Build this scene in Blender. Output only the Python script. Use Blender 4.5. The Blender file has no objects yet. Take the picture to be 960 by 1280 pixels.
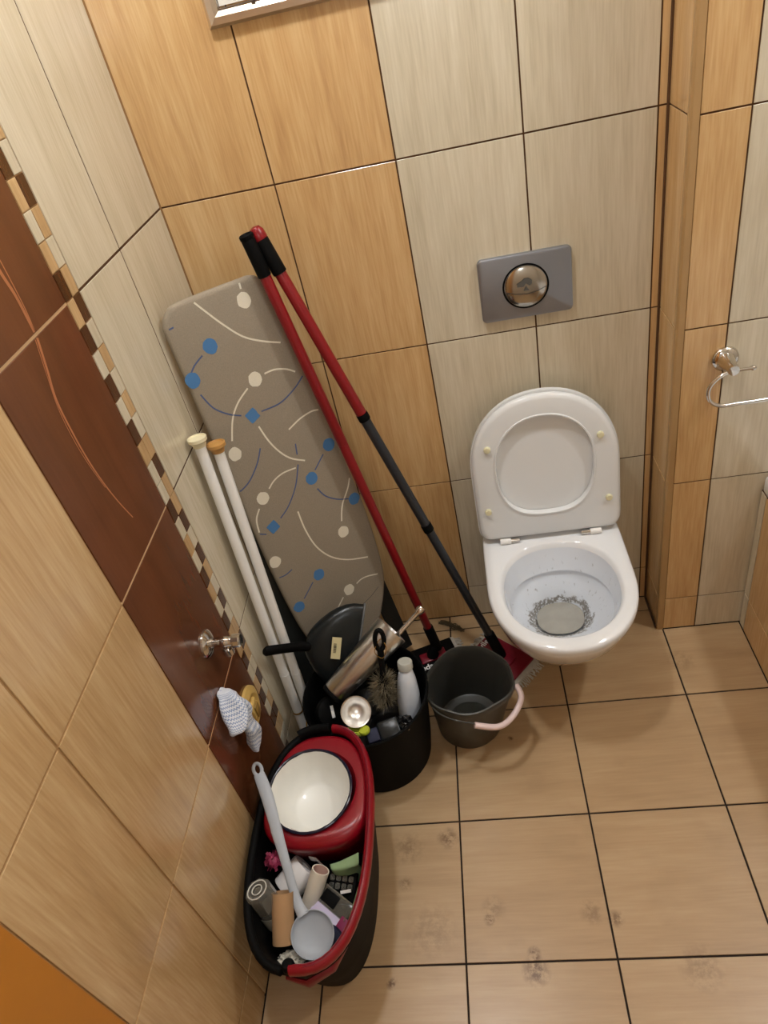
import bpy, bmesh, math, random
from mathutils import Vector, Matrix, Euler, noise
random.seed(7)
scene = bpy.context.scene
COL = scene.collection
V = Vector
PI = math.pi

def nvec(p):
    f = lambda x, y, z, k: math.sin(1.3 * x + 2.1 * math.sin(.9 * y + k) + k) * .5 + math.sin(1.7 * z + 1.9 * math.sin(1.1 * x + 2 * k) + .7 * y) * .5
    return V((f(p.x, p.y, p.z, .3), f(p.y, p.z, p.x, 1.9), f(p.z, p.x, p.y, 4.1))) * .7

# ------------------------------------------------------------------ camera
cam_data = bpy.data.cameras.new('camera')
cam_data.sensor_fit = 'HORIZONTAL'
cam_data.sensor_width = 36.0
cam_data.lens = 32.98
cam_data.clip_start = 0.01
cam = bpy.data.objects.new('camera', cam_data)
COL.objects.link(cam)
CAM_LOC = V((0.5947, -1.5185, 1.6332))
rot = Matrix.Rotation(0.1899, 3, 'Z') @ Matrix.Rotation(0.9162, 3, 'X') @ Matrix.Rotation(-0.2459, 3, 'Z')
cam.matrix_world = Matrix.Translation(CAM_LOC) @ rot.to_4x4()
scene.camera = cam

# ------------------------------------------------------------------ world, exposure, lamps
world = bpy.data.worlds.new('world')
scene.world = world
world.use_nodes = True
world.node_tree.nodes['Background'].inputs[0].default_value = (1, 0.95, 0.88, 1)
world.node_tree.nodes['Background'].inputs[1].default_value = 0.0
scene.view_settings.view_transform = 'Standard'
scene.view_settings.look = 'None'
scene.view_settings.exposure = -0.40
scene.view_settings.gamma = 1.0
scene.view_settings.use_curve_mapping = False
LAMP_A = (0.30, -0.52)
LAMP_B = (1.72, -0.55)
LAMP_EMIT = 285.0
FLASH_W = 8.5
CEIL = 2.5

fl = bpy.data.lights.new('phone_flash', 'POINT')       # the phone's own flash, beside its lens
fl.energy = FLASH_W
fl.color = (0.92, 0.97, 1.0)
fl.shadow_soft_size = 0.012
flo = bpy.data.objects.new('phone_flash', fl)
COL.objects.link(flo)
flo.location = CAM_LOC + rot @ V((0.012, 0.02, 0.01))

# ------------------------------------------------------------------ material helpers
MATS = {}
def srgb(r, g, b):
    f = lambda c: ((c / 255) / 12.92 if c / 255 <= 0.04045 else (((c / 255) + 0.055) / 1.055) ** 2.4)
    return (f(r), f(g), f(b), 1)

def mat(name, col, rough=0.45, metal=0.0, var=0.06, scale=30.0, bump=0.0, coat=0.0, trans=0.0, alpha=1.0, spec=0.5):
    if name in MATS:
        return MATS[name]
    m = bpy.data.materials.new(name)
    m.use_nodes = True
    nt = m.node_tree
    b = nt.nodes['Principled BSDF']
    b.inputs['Roughness'].default_value = rough
    b.inputs['Metallic'].default_value = metal
    b.inputs['Coat Weight'].default_value = coat
    b.inputs['Coat Roughness'].default_value = 0.08
    b.inputs['Transmission Weight'].default_value = trans
    b.inputs['Alpha'].default_value = alpha
    b.inputs['Specular IOR Level'].default_value = spec
    tc = nt.nodes.new('ShaderNodeTexCoord')
    nz = nt.nodes.new('ShaderNodeTexNoise')
    nz.inputs['Scale'].default_value = scale
    nz.inputs['Detail'].default_value = 5
    nt.links.new(tc.outputs['Object'], nz.inputs['Vector'])
    mx = nt.nodes.new('ShaderNodeMix')
    mx.data_type = 'RGBA'
    c = V(col[:3])
    mx.inputs[6].default_value = (*(c * (1 - var)), 1)
    mx.inputs[7].default_value = (*[min(1, v) for v in (c * (1 + var))], 1)
    nt.links.new(nz.outputs['Fac'], mx.inputs[0])
    nt.links.new(mx.outputs[2], b.inputs['Base Color'])
    if bump:
        bp = nt.nodes.new('ShaderNodeBump')
        bp.inputs['Strength'].default_value = bump
        bp.inputs['Distance'].default_value = 0.002
        nt.links.new(nz.outputs['Fac'], bp.inputs['Height'])
        nt.links.new(bp.outputs['Normal'], b.inputs['Normal'])
    MATS[name] = m
    return m

def math_node(nt, op, a, b=None):
    n = nt.nodes.new('ShaderNodeMath')
    n.operation = op
    for i, x in enumerate((a, b)):
        if x is None:
            continue
        if isinstance(x, (int, float)):
            n.inputs[i].default_value = x
        else:
            nt.links.new(x, n.inputs[i])
    return n.outputs[0]

def tile_mat(name, dark, mid, light, rough=0.2, grain=1.0, spots=None, coat=0.25):
    """Printed wood-look ceramic glaze: streaks run along the tile's own Y."""
    m = bpy.data.materials.new(name)
    m.use_nodes = True
    nt = m.node_tree
    b = nt.nodes['Principled BSDF']
    tc = nt.nodes.new('ShaderNodeTexCoord')
    oi = nt.nodes.new('ShaderNodeObjectInfo')
    add = nt.nodes.new('ShaderNodeVectorMath'); add.operation = 'ADD'
    mul = nt.nodes.new('ShaderNodeVectorMath'); mul.operation = 'SCALE'
    comb = nt.nodes.new('ShaderNodeCombineXYZ')
    for i in range(3):
        nt.links.new(oi.outputs['Random'], comb.inputs[i])
    nt.links.new(comb.outputs[0], mul.inputs[0]); mul.inputs['Scale'].default_value = 37.0
    nt.links.new(tc.outputs['Object'], add.inputs[0]); nt.links.new(mul.outputs[0], add.inputs[1])
    def streak(sx, sy, detail, dist=0.0):
        mp = nt.nodes.new('ShaderNodeMapping')
        mp.inputs['Scale'].default_value = (sx, sy, sx)
        nt.links.new(add.outputs[0], mp.inputs['Vector'])
        nz = nt.nodes.new('ShaderNodeTexNoise')
        nz.inputs['Scale'].default_value = 1.0
        nz.inputs['Detail'].default_value = detail
        nz.inputs['Distortion'].default_value = dist
        nt.links.new(mp.outputs[0], nz.inputs['Vector'])
        return nz.outputs['Fac']
    broad = streak(26, 3.0, 4, 0.3)
    fine = streak(260, 13, 3)
    med = streak(90, 6, 4, 0.2)
    cloud = streak(7, 4, 2)
    f = math_node(nt, 'ADD', math_node(nt, 'ADD', math_node(nt, 'MULTIPLY', broad, 0.40), math_node(nt, 'MULTIPLY', med, 0.3 * grain)), math_node(nt, 'MULTIPLY', fine, 0.36 * grain))
    f = math_node(nt, 'ADD', f, math_node(nt, 'MULTIPLY', cloud, 0.08 + 0.66 * (1 - grain) * 1.0))
    f = math_node(nt, 'ADD', f, math_node(nt, 'MULTIPLY', math_node(nt, 'SUBTRACT', oi.outputs['Random'], 0.5), 0.05))
    cr = nt.nodes.new('ShaderNodeValToRGB')
    e = cr.color_ramp.elements
    e[0].position = 0.33; e[0].color = dark
    e[1].position = 0.78; e[1].color = light
    k = cr.color_ramp.elements.new(0.55); k.color = mid
    nt.links.new(f, cr.inputs['Fac'])
    out = cr.outputs['Color']
    if spots:                                              # dried dirt with a shape of its own
        geo = nt.nodes.new('ShaderNodeNewGeometry')
        dn = nt.nodes.new('ShaderNodeTexNoise'); dn.inputs['Scale'].default_value = 55; dn.inputs['Detail'].default_value = 9; dn.inputs['Roughness'].default_value = 0.72
        nt.links.new(geo.outputs['Position'], dn.inputs['Vector'])
        total = None
        for (x, y, r, s) in spots:
            d = nt.nodes.new('ShaderNodeVectorMath'); d.operation = 'DISTANCE'
            nt.links.new(geo.outputs['Position'], d.inputs[0]); d.inputs[1].default_value = (x, y, 0)
            mr = nt.nodes.new('ShaderNodeMapRange')
            mr.inputs['From Min'].default_value = r; mr.inputs['From Max'].default_value = r * 0.3
            mr.inputs['To Max'].default_value = s
            nt.links.new(d.outputs['Value'], mr.inputs['Value'])
            total = mr.outputs[0] if total is None else math_node(nt, 'ADD', total, mr.outputs[0])
        gate = nt.nodes.new('ShaderNodeMapRange')
        gate.inputs['From Min'].default_value = 0.42; gate.inputs['From Max'].default_value = 0.56
        nt.links.new(dn.outputs['Fac'], gate.inputs['Value'])
        # faint overall grime speckle
        gn = nt.nodes.new('ShaderNodeTexNoise'); gn.inputs['Scale'].default_value = 9; gn.inputs['Detail'].default_value = 8
        nt.links.new(geo.outputs['Position'], gn.inputs['Vector'])
        gr = nt.nodes.new('ShaderNodeMapRange'); gr.inputs['From Min'].default_value = 0.58; gr.inputs['From Max'].default_value = 0.85
        gr.inputs['To Max'].default_value = 0.16
        nt.links.new(gn.outputs['Fac'], gr.inputs['Value'])
        msk = math_node(nt, 'MINIMUM', math_node(nt, 'ADD', math_node(nt, 'MULTIPLY', total, gate.outputs[0]), gr.outputs[0]), 0.85)
        mx = nt.nodes.new('ShaderNodeMix'); mx.data_type = 'RGBA'
        nt.links.new(msk, mx.inputs[0]); nt.links.new(out, mx.inputs[6]); mx.inputs[7].default_value = srgb(92, 58, 22)
        out = mx.outputs[2]
    nt.links.new(out, b.inputs['Base Color'])
    b.inputs['Roughness'].default_value = rough
    b.inputs['Coat Weight'].default_value = coat
    b.inputs['Coat Roughness'].default_value = 0.12
    bp = nt.nodes.new('ShaderNodeBump'); bp.inputs['Strength'].default_value = 0.05; bp.inputs['Distance'].default_value = 0.001
    nt.links.new(fine, bp.inputs['Height']); nt.links.new(bp.outputs['Normal'], b.inputs['Normal'])
    MATS[name] = m
    return m

M_CREAM = tile_mat('cream_glazed_tile', srgb(186, 174, 148), srgb(207, 196, 171), srgb(222, 213, 192))
M_ORANGE = tile_mat('honey_glazed_tile', srgb(180, 138, 91), srgb(204, 165, 113), srgb(220, 187, 138))
M_ORANGE_LEFTLIT = tile_mat('orange_tile_left_light', srgb(172, 136, 94), srgb(194, 160, 114), srgb(212, 182, 138))  # orange tile again, the left wall's different light put into its colour
M_DARK = tile_mat('brown_glazed_tile', srgb(86, 48, 28), srgb(98, 56, 33), srgb(112, 66, 40), rough=0.2, grain=0.35)
SPOTS = [(0.565, -0.982, .032, .9), (0.565, -0.95, .016, .9), (0.479, -0.883, .014, .9), (0.741, -0.89, .02, .7), (0.884, -0.985, .05, .35),
         (0.396, -0.70, .03, .7), (0.30, -0.72, .045, .4), (0.296, -0.80, .02, .5), (0.354, -0.90, .07, .25), (0.27, -0.997, .014, .9),
         (0.568, -0.447, .009, 1.2), (0.695, -0.876, .03, .4), (0.49, -0.86, .03, .35), (1.05, -0.25, .04, .3)]
M_FLOOR = tile_mat('tan_floor_tile', srgb(164, 134, 98), srgb(180, 150, 112), srgb(194, 166, 128), rough=0.34, grain=0.6, spots=SPOTS, coat=0.05)
M_GROUT_B = mat('brown_grout', srgb(84, 54, 26), 0.9)
M_GROUT_T = mat('tan_grout', srgb(172, 134, 88), 0.9, var=0.15)
M_GROUT_F = mat('dark_floor_grout', srgb(38, 26, 18), 0.9, var=0.2)
M_PAINT = mat('white_paint', srgb(235, 228, 214), 0.8)
M_CREAMWALL = mat('plain_beige_wall', srgb(206, 196, 180), 0.5)
M_DOOR = mat('orange_varnish', srgb(184, 118, 38), 0.4, var=0.1, scale=12)
M_TRIM = mat('beige_corner_profile', srgb(172, 138, 92), 0.4)
M_CERAMIC = mat('white_ceramic', srgb(232, 234, 236), 0.1, var=0.01, coat=0.5)
M_SEAT = mat('white_seat_plastic', srgb(228, 230, 230), 0.2, var=0.01)
M_BUMP = mat('yellowed_rubber', srgb(220, 214, 176), 0.4)
M_CHROME = mat('chrome', srgb(215, 212, 208), 0.12, 1.0, var=0.02)
M_STEEL = mat('brushed_steel', srgb(222, 220, 216), 0.28, 1.0, var=0.06)
M_PLATE = mat('satin_flush_metal', srgb(150, 154, 162), 0.36, 0.8, var=0.03)
M_BLACK = mat('black_plastic', srgb(14, 14, 14), 0.55, var=0.1, spec=.06)
M_BLACKG = mat('charcoal_plastic', srgb(24, 28, 29), 0.28, var=0.08, spec=.35)
M_DARKMETAL = mat('dark_painted_metal', srgb(40, 42, 40), 0.4, var=0.1)
M_RED = mat('red_plastic', srgb(136, 12, 28), 0.3, var=0.06)
M_REDPOLE = mat('red_lacquer', srgb(130, 16, 24), 0.3, var=0.08, scale=14)
M_NAVYPOLE = mat('blue_black_lacquer', srgb(34, 38, 44), 0.32)
M_MAROON = mat('maroon_plastic', srgb(118, 14, 34), 0.35)
M_GREYPAIL = mat('grey_plastic', srgb(70, 69, 64), 0.36, var=0.05, spec=.35)
M_PINK = mat('pale_pink_plastic', srgb(226, 204, 202), 0.4)
M_WHITEP = mat('white_plastic', srgb(242, 241, 237), 0.32, var=0.02)
M_IVORY = mat('ivory_plastic', srgb(232, 222, 186), 0.4)
M_WOODCAP = mat('tan_plastic_cap', srgb(190, 142, 78), 0.4)
M_YELLOW = mat('yellowed_plastic', srgb(206, 172, 98), 0.35, var=0.1)
M_ENAMEL = mat('white_enamel', srgb(238, 237, 230), 0.36, var=0.02, coat=0.1)
M_BLUERIM = mat('navy_enamel', srgb(18, 20, 44), 0.2)
M_FABRIC = mat('taupe_cotton', srgb(150, 138, 120), 0.9, var=0.2, scale=420, bump=0.5)
M_PRINTW = mat('ivory_print', srgb(226, 218, 198), 0.9, var=0.05, scale=300)
M_PRINTB = mat('blue_print', srgb(74, 122, 172), 0.9, var=0.05, scale=300)
M_PRINTD = mat('slate_blue_print', srgb(78, 92, 130), 0.9, var=0.05, scale=300)
M_PRINTG = mat('grey_print', srgb(96, 92, 88), 0.9)
M_CARD = mat('brown_cardboard', srgb(176, 138, 98), 0.85, var=0.06)
M_PAPER = mat('white_paper', srgb(236, 232, 230), 0.9, var=0.03)
M_AGED = mat('aged_white_paper', srgb(232, 222, 204), 0.8, var=0.08)
M_PURPLE = mat('pink_scrub_plastic', srgb(168, 62, 96), 0.5)
M_GREEN = mat('pale_green_cloth', srgb(158, 190, 142), 0.9, var=0.08, scale=60, bump=0.3)
M_LAV = mat('lavender_print', srgb(206, 196, 222), 0.5, var=0.1, scale=60)
M_MAG = mat('magenta_print', srgb(140, 28, 82), 0.5)
M_NAVY = mat('navy_fabric', srgb(24, 28, 56), 0.7)
M_UTENSIL = mat('grey_nylon', srgb(172, 178, 186), 0.4, var=0.03)
M_LIME = mat('lime_plastic', srgb(190, 202, 60), 0.4)
M_BOTTLE = mat('milky_bottle', srgb(218, 224, 232), 0.35, var=0.02)
M_CAPG = mat('grey_cap', srgb(186, 186, 176), 0.4)
M_STICKER = mat('paper_sticker', srgb(206, 196, 152), 0.7)
M_INK = mat('black_ink', srgb(40, 36, 30), 0.8)
M_FRINGE = mat('grey_mop_yarn', srgb(190, 184, 172), 0.95, var=0.2, scale=200)
M_DIRT = mat('dusty_yarn', srgb(96, 82, 58), 0.95, var=0.3, scale=120)
M_BRISTLE = mat('dark_bristle', srgb(120, 110, 88), 0.45, var=0.4)
M_BRASS = mat('brass_wire', srgb(178, 138, 72), 0.3, 1.0)
M_WINFRAME = mat('champagne_metal', srgb(222, 208, 190), 0.28, 1.0, var=0.04)
M_GASKET = mat('dark_gasket', srgb(108, 96, 84), 0.5)
M_BAG = mat('black_bag_film', srgb(14, 14, 15), 0.35, spec=.3)
M_WATER = mat('water', srgb(200, 205, 200), 0.02, trans=1.0, var=0.0)
M_STEM = mat('copper_print', srgb(176, 112, 74), 0.25, var=0.15, scale=25)
M_SILICONE = mat('dark_caulk', srgb(70, 48, 28), 0.7)

def emit(name, col, s):
    m = bpy.data.materials.new(name); m.use_nodes = True
    nt = m.node_tree; nt.nodes.clear()
    e = nt.nodes.new('ShaderNodeEmission'); e.inputs[0].default_value = col; e.inputs[1].default_value = s
    o = nt.nodes.new('ShaderNodeOutputMaterial'); nt.links.new(e.outputs[0], o.inputs[0])
    return m

def clear_mat(name, col, f):
    m = bpy.data.materials.new(name); m.use_nodes = True
    nt = m.node_tree; b = nt.nodes['Principled BSDF']; out = nt.nodes['Material Output']
    b.inputs['Base Color'].default_value = col; b.inputs['Roughness'].default_value = 0.12
    tr = nt.nodes.new('ShaderNodeBsdfTransparent'); tr.inputs[0].default_value = (.9, .9, .88, 1)
    lw = nt.nodes.new('ShaderNodeLayerWeight'); lw.inputs['Blend'].default_value = 0.45
    fac = math_node(nt, 'MINIMUM', math_node(nt, 'ADD', math_node(nt, 'MULTIPLY', lw.outputs['Facing'], 0.7), f), 0.95)
    mx = nt.nodes.new('ShaderNodeMixShader')
    nt.links.new(fac, mx.inputs[0]); nt.links.new(tr.outputs[0], mx.inputs[1]); nt.links.new(b.outputs[0], mx.inputs[2])
    nt.links.new(mx.outputs[0], out.inputs['Surface'])
    return m
M_CLEAR = clear_mat('clear_plastic', srgb(150, 146, 136), 0.22)

def bowl_mat():
    m = mat('stained_bowl_ceramic', srgb(226, 231, 238), 0.1, var=0.01, coat=0.5)
    nt = m.node_tree; b = nt.nodes['Principled BSDF']
    src = b.inputs['Base Color'].links[0].from_socket
    geo = nt.nodes.new('ShaderNodeNewGeometry')
    sep = nt.nodes.new('ShaderNodeSeparateXYZ'); nt.links.new(geo.outputs['Position'], sep.inputs[0])
    nz = nt.nodes.new('ShaderNodeTexNoise'); nz.inputs['Scale'].default_value = 45; nz.inputs['Detail'].default_value = 6
    nt.links.new(geo.outputs['Position'], nz.inputs['Vector'])
    zz = math_node(nt, 'ADD', sep.outputs['Z'], math_node(nt, 'MULTIPLY', math_node(nt, 'SUBTRACT', nz.outputs['Fac'], 0.5), 0.05))
    band = nt.nodes.new('ShaderNodeMapRange'); band.inputs['From Min'].default_value = 0.015; band.inputs['From Max'].default_value = 0.006
    nt.links.new(math_node(nt, 'ABSOLUTE', math_node(nt, 'SUBTRACT', zz, 0.213)), band.inputs['Value'])
    n2 = nt.nodes.new('ShaderNodeTexNoise'); n2.inputs['Scale'].default_value = 160; n2.inputs['Detail'].default_value = 4
    nt.links.new(geo.outputs['Position'], n2.inputs['Vector'])
    g2 = nt.nodes.new('ShaderNodeMapRange'); g2.inputs['From Min'].default_value = 0.36; g2.inputs['From Max'].default_value = 0.52
    nt.links.new(n2.outputs['Fac'], g2.inputs['Value'])
    # thin vertical drip marks below the flush holes
    mp = nt.nodes.new('ShaderNodeMapping'); mp.inputs['Scale'].default_value = (150, 150, 14)
    nt.links.new(geo.outputs['Position'], mp.inputs['Vector'])
    n3 = nt.nodes.new('ShaderNodeTexNoise'); n3.inputs['Scale'].default_value = 1; n3.inputs['Detail'].default_value = 2
    nt.links.new(mp.outputs[0], n3.inputs['Vector'])
    g3 = nt.nodes.new('ShaderNodeMapRange'); g3.inputs['From Min'].default_value = 0.66; g3.inputs['From Max'].default_value = 0.8
    g3.inputs['To Max'].default_value = 0.6
    nt.links.new(n3.outputs['Fac'], g3.inputs['Value'])
    lowz = nt.nodes.new('ShaderNodeMapRange'); lowz.inputs['From Min'].default_value = 0.36; lowz.inputs['From Max'].default_value = 0.33
    nt.links.new(sep.outputs['Z'], lowz.inputs['Value'])
    drip = math_node(nt, 'MULTIPLY', g3.outputs[0], lowz.outputs[0])
    msk = math_node(nt, 'MINIMUM', math_node(nt, 'ADD', math_node(nt, 'MULTIPLY', band.outputs[0], g2.outputs[0]), drip), 0.85)
    mx = nt.nodes.new('ShaderNodeMix'); mx.data_type = 'RGBA'
    nt.links.new(msk, mx.inputs[0]); nt.links.new(src, mx.inputs[6]); mx.inputs[7].default_value = srgb(112, 104, 92)
    nt.links.new(mx.outputs[2], b.inputs['Base Color'])
    return m
M_BOWL = bowl_mat()

def chevron_mat():
    m = bpy.data.materials.new('blue_chevron_cloth'); m.use_nodes = True
    nt = m.node_tree; b = nt.nodes['Principled BSDF']; b.inputs['Roughness'].default_value = 0.9
    tc = nt.nodes.new('ShaderNodeTexCoord'); sep = nt.nodes.new('ShaderNodeSeparateXYZ')
    nt.links.new(tc.outputs['UV'], sep.inputs[0])
    zig = math_node(nt, 'PINGPONG', math_node(nt, 'MULTIPLY', sep.outputs['X'], 20.0), 0.5)
    s = math_node(nt, 'FRACT', math_node(nt, 'ADD', math_node(nt, 'MULTIPLY', sep.outputs['Y'], 20.0), zig))
    lt = math_node(nt, 'LESS_THAN', s, 0.34)
    mx = nt.nodes.new('ShaderNodeMix'); mx.data_type = 'RGBA'
    nt.links.new(lt, mx.inputs[0]); mx.inputs[6].default_value = srgb(224, 228, 236); mx.inputs[7].default_value = srgb(124, 148, 188)
    nt.links.new(mx.outputs[2], b.inputs['Base Color'])
    return m
M_CHEV = chevron_mat()

# ------------------------------------------------------------------ object helpers
def origin(p):
    return V(p.location) if (p is not None and p.type == 'EMPTY') else (V(p['_o']) if p is not None and '_o' in p else V((0, 0, 0)))

def obj(name, bm, m, parent=None, smooth=True, loc=None, angle=40):
    """Link a bmesh given in world coordinates as ONE object (child of parent when given)."""
    me = bpy.data.meshes.new(name)
    o_ = origin(parent) if parent is not None else (V(loc) if loc is not None else V((0, 0, 0)))
    bmesh.ops.translate(bm, verts=bm.verts, vec=-o_)
    bmesh.ops.recalc_face_normals(bm, faces=bm.faces)
    bm.to_mesh(me); bm.free()
    if m: me.materials.append(m)
    if smooth:
        me.polygons.foreach_set('use_smooth', [True] * len(me.polygons))
        me.set_sharp_from_angle(angle=math.radians(angle))
    o = bpy.data.objects.new(name, me)
    COL.objects.link(o)
    if parent is not None:
        o.parent = parent
    elif loc is not None:
        o.location = loc
    PO[o.name] = o_
    return o
PO = {}
def origin(p):
    if p is None: return V((0, 0, 0))
    if p.type == 'EMPTY': return V(p.location)
    return PO.get(p.name, V((0, 0, 0)))

def thing(name, label, cat, loc=(0, 0, 0), group=None):
    o = bpy.data.objects.new(name, None)
    o.empty_display_size = 0.05
    COL.objects.link(o); o.location = loc
    tag(o, label, cat, group)
    return o
def tag(o, label, cat, group=None):
    o['label'] = label; o['category'] = cat
    if group: o['group'] = group
    return o
def struct(o):
    o['kind'] = 'structure'; return o

def bm_box(lo, hi, bev=0.0, M=None, bm=None):
    bm = bm or bmesh.new()
    lo, hi = V(lo), V(hi)
    r = bmesh.ops.create_cube(bm, size=1)
    vs = r['verts']
    for v in vs:
        v.co = V((lo[i] + (v.co[i] + .5) * (hi[i] - lo[i]) for i in range(3)))
    if bev:
        es = list({e for v in vs for e in v.link_edges})
        rr = bmesh.ops.bevel(bm, geom=es, offset=bev, segments=2, profile=0.5, affect='EDGES')
        vs = list({v for f in rr['faces'] for v in f.verts} | {v for v in vs if v.is_valid})
    if M is not None:
        for v in vs: v.co = M @ v.co
    return bm

def bm_loft(rings, cap0=False, cap1=False, closed=True, bm=None, loop=False):
    bm = bm or bmesh.new()
    R = [[bm.verts.new(p) for p in r] for r in rings]
    n = len(R[0])
    m = len(R)
    for i in range(m if loop else m - 1):
        a, b = R[i], R[(i + 1) % m]
        for j in range(n if closed else n - 1):
            k = (j + 1) % n
            try: bm.faces.new((a[j], a[k], b[k], b[j]))
            except ValueError: pass
    if cap0: bm.faces.new(R[0])
    if cap1: bm.faces.new(R[-1])
    return bm

def frame_from(axis):
    a = V(axis).normalized()
    t = V((0, 0, 1)) if abs(a.z) < 0.9 else V((1, 0, 0))
    x = a.cross(t).normalized(); y = a.cross(x).normalized()
    return x, y, a

def bm_lathe(prof, p0=(0, 0, 0), axis=(0, 0, 1), n=32, bm=None, sx=1.0):
    """prof: list of (radius, distance along axis)."""
    bm = bm or bmesh.new()
    x, y, a = frame_from(axis); p0 = V(p0)
    rings = []
    for r, h in prof:
        if r < 1e-6:
            rings.append([bm.verts.new(p0 + a * h)])
        else:
            rings.append([bm.verts.new(p0 + a * h + x * (r * sx * math.cos(2 * PI * j / n)) + y * (r * math.sin(2 * PI * j / n))) for j in range(n)])
    for A, B in zip(rings, rings[1:]):
        for j in range(n):
            k = (j + 1) % n
            if len(A) == 1 and len(B) == 1: continue
            if len(A) == 1: bm.faces.new((A[0], B[k], B[j]))
            elif len(B) == 1: bm.faces.new((A[j], A[k], B[0]))
            else: bm.faces.new((A[j], A[k], B[k], B[j]))
    return bm

def spline(pts, per=8, closed=False):
    pts = [V(p) for p in pts]; out = []
    n = len(pts)
    for i in range(n if closed else n - 1):
        if closed: p0, p1, p2, p3 = pts[i - 1], pts[i], pts[(i + 1) % n], pts[(i + 2) % n]
        else: p0, p1, p2, p3 = pts[max(i - 1, 0)], pts[i], pts[i + 1], pts[min(i + 2, n - 1)]
        for k in range(per):
            t = k / per
            out.append(0.5 * ((2 * p1) + (p2 - p0) * t + (2 * p0 - 5 * p1 + 4 * p2 - p3) * t * t + (3 * p1 - p0 - 3 * p2 + p3) * t ** 3))
    if not closed: out.append(pts[-1])
    return out

def bm_tube(pts, r, n=10, closed=False, bm=None, flat=1.0, up=None):
    """Sweep a round (or flattened) section along pts; r is one radius or one per point."""
    pts = [V(p) for p in pts]; m = len(pts)
    rs = r if isinstance(r, (list, tuple)) else [r] * m
    rings = []
    prev = None
    for i in range(m):
        if closed: t = (pts[(i + 1) % m] - pts[i - 1])
        else: t = pts[min(i + 1, m - 1)] - pts[max(i - 1, 0)]
        t.normalize()
        if prev is None:
            u = V(up) if up else (V((0, 0, 1)) if abs(t.z) < 0.9 else V((1, 0, 0)))
        else: u = prev
        if up: u = V(up)
        u = (u - t * u.dot(t)).normalized(); prev = u
        w = t.cross(u)
        rings.append([pts[i] + u * (rs[i] * math.cos(2 * PI * k / n)) + w * (rs[i] * flat * math.sin(2 * PI * k / n)) for k in range(n)])
    return bm_loft(rings, not closed, not closed, bm=bm, loop=closed)

def sub(o, lv=1):
    md = o.modifiers.new('sub', 'SUBSURF'); md.levels = lv; md.render_levels = lv
    return o

def basis(o, x, y, z):
    x, y, z = V(x), V(y), V(z)
    return Matrix(((x.x, y.x, z.x, o[0]), (x.y, y.y, z.y, o[1]), (x.z, y.z, z.z, o[2]), (0, 0, 0, 1)))

def line_r(p0, p1, t):
    return V(p0).lerp(V(p1), t)

# ------------------------------------------------------------------ room shell
def slab(name, lo, hi, m):
    c = (V(lo) + V(hi)) / 2
    return struct(obj(name, bm_box(lo, hi), m, loc=(0, 0, 0), smooth=False))

TT = 0.0025                                        # how far a tile's face stands proud of its joint
GAP = 0.0034
XR, YB = 1.95, -2.3                                # far side of the bath, wall behind the camera
wall_back = slab('wall_back', (-0.06, TT, 0), (1.0192, 0.06, CEIL), M_GROUT_B)
wall_left = slab('wall_left', (-0.06, YB - 0.06, 0), (-TT, TT, CEIL), M_GROUT_T)
wall_pil = slab('wall_pilaster', (1.0192, -0.1321 + TT, 0), (XR + 0.06, 0.06, CEIL), M_GROUT_B)
wall_right = slab('wall_right', (XR, YB - 0.06, 0), (XR + 0.06, -0.1321 + TT, CEIL), M_CREAMWALL)
wall_front = slab('wall_front', (-TT, YB - 0.06, 0), (XR, YB, CEIL), M_CREAMWALL)
ceiling = slab('ceiling', (-0.06, YB - 0.06, CEIL), (XR + 0.06, 0.06, CEIL + 0.06), M_PAINT)
floor = slab('floor', (-0.06, YB - 0.06, -0.05), (XR + 0.06, 0.06, -TT), M_GROUT_F)

TILE_MESH = {}
def tile_mesh(w, h, m, t=TT, bev=0.0005):
    key = (round(w, 4), round(h, 4), m.name, t)
    if key not in TILE_MESH:
        bm = bmesh.new()
        b = min(bev, w / 4, h / 4)
        lo = [bm.verts.new((x * w / 2, y * h / 2, 0)) for x, y in ((-1, -1), (1, -1), (1, 1), (-1, 1))]
        mi = [bm.verts.new((x * w / 2, y * h / 2, t - b * .8)) for x, y in ((-1, -1), (1, -1), (1, 1), (-1, 1))]
        hi = [bm.verts.new((x * (w / 2 - b), y * (h / 2 - b), t)) for x, y in ((-1, -1), (1, -1), (1, 1), (-1, 1))]
        for A, B in ((lo, mi), (mi, hi)):
            for i in range(4):
                bm.faces.new((A[i], A[(i + 1) % 4], B[(i + 1) % 4], B[i]))
        bm.faces.new(hi)
        me = bpy.data.meshes.new('tile'); bm.to_mesh(me); bm.free(); me.materials.append(m)
        TILE_MESH[key] = me
    return TILE_MESH[key]

def lay(parent, center, w, h, m, ax, name='tile', gap=GAP):
    """ax = (x, y, z) axes of the tile: y runs along its grain, z out of the wall."""
    o = bpy.data.objects.new(name, tile_mesh(w - gap, h - gap, m))
    COL.objects.link(o); o.parent = parent
    o.matrix_local = basis(center, *ax)
    return o

AX_B = ((1, 0, 0), (0, 0, 1), (0, -1, 0))          # back wall
AX_L = ((0, 1, 0), (0, 0, 1), (1, 0, 0))           # left wall
AX_S = ((0, -1, 0), (0, 0, 1), (-1, 0, 0))         # faces looking to the left
AX_F = ((0, -1, 0), (1, 0, 0), (0, 0, 1))          # floor, grain along x
ROWS = [0, 0.1205, 0.5196, 0.9187, 1.3178, 1.7169, 2.1160, CEIL]
rows = list(zip(ROWS, ROWS[1:]))

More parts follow.
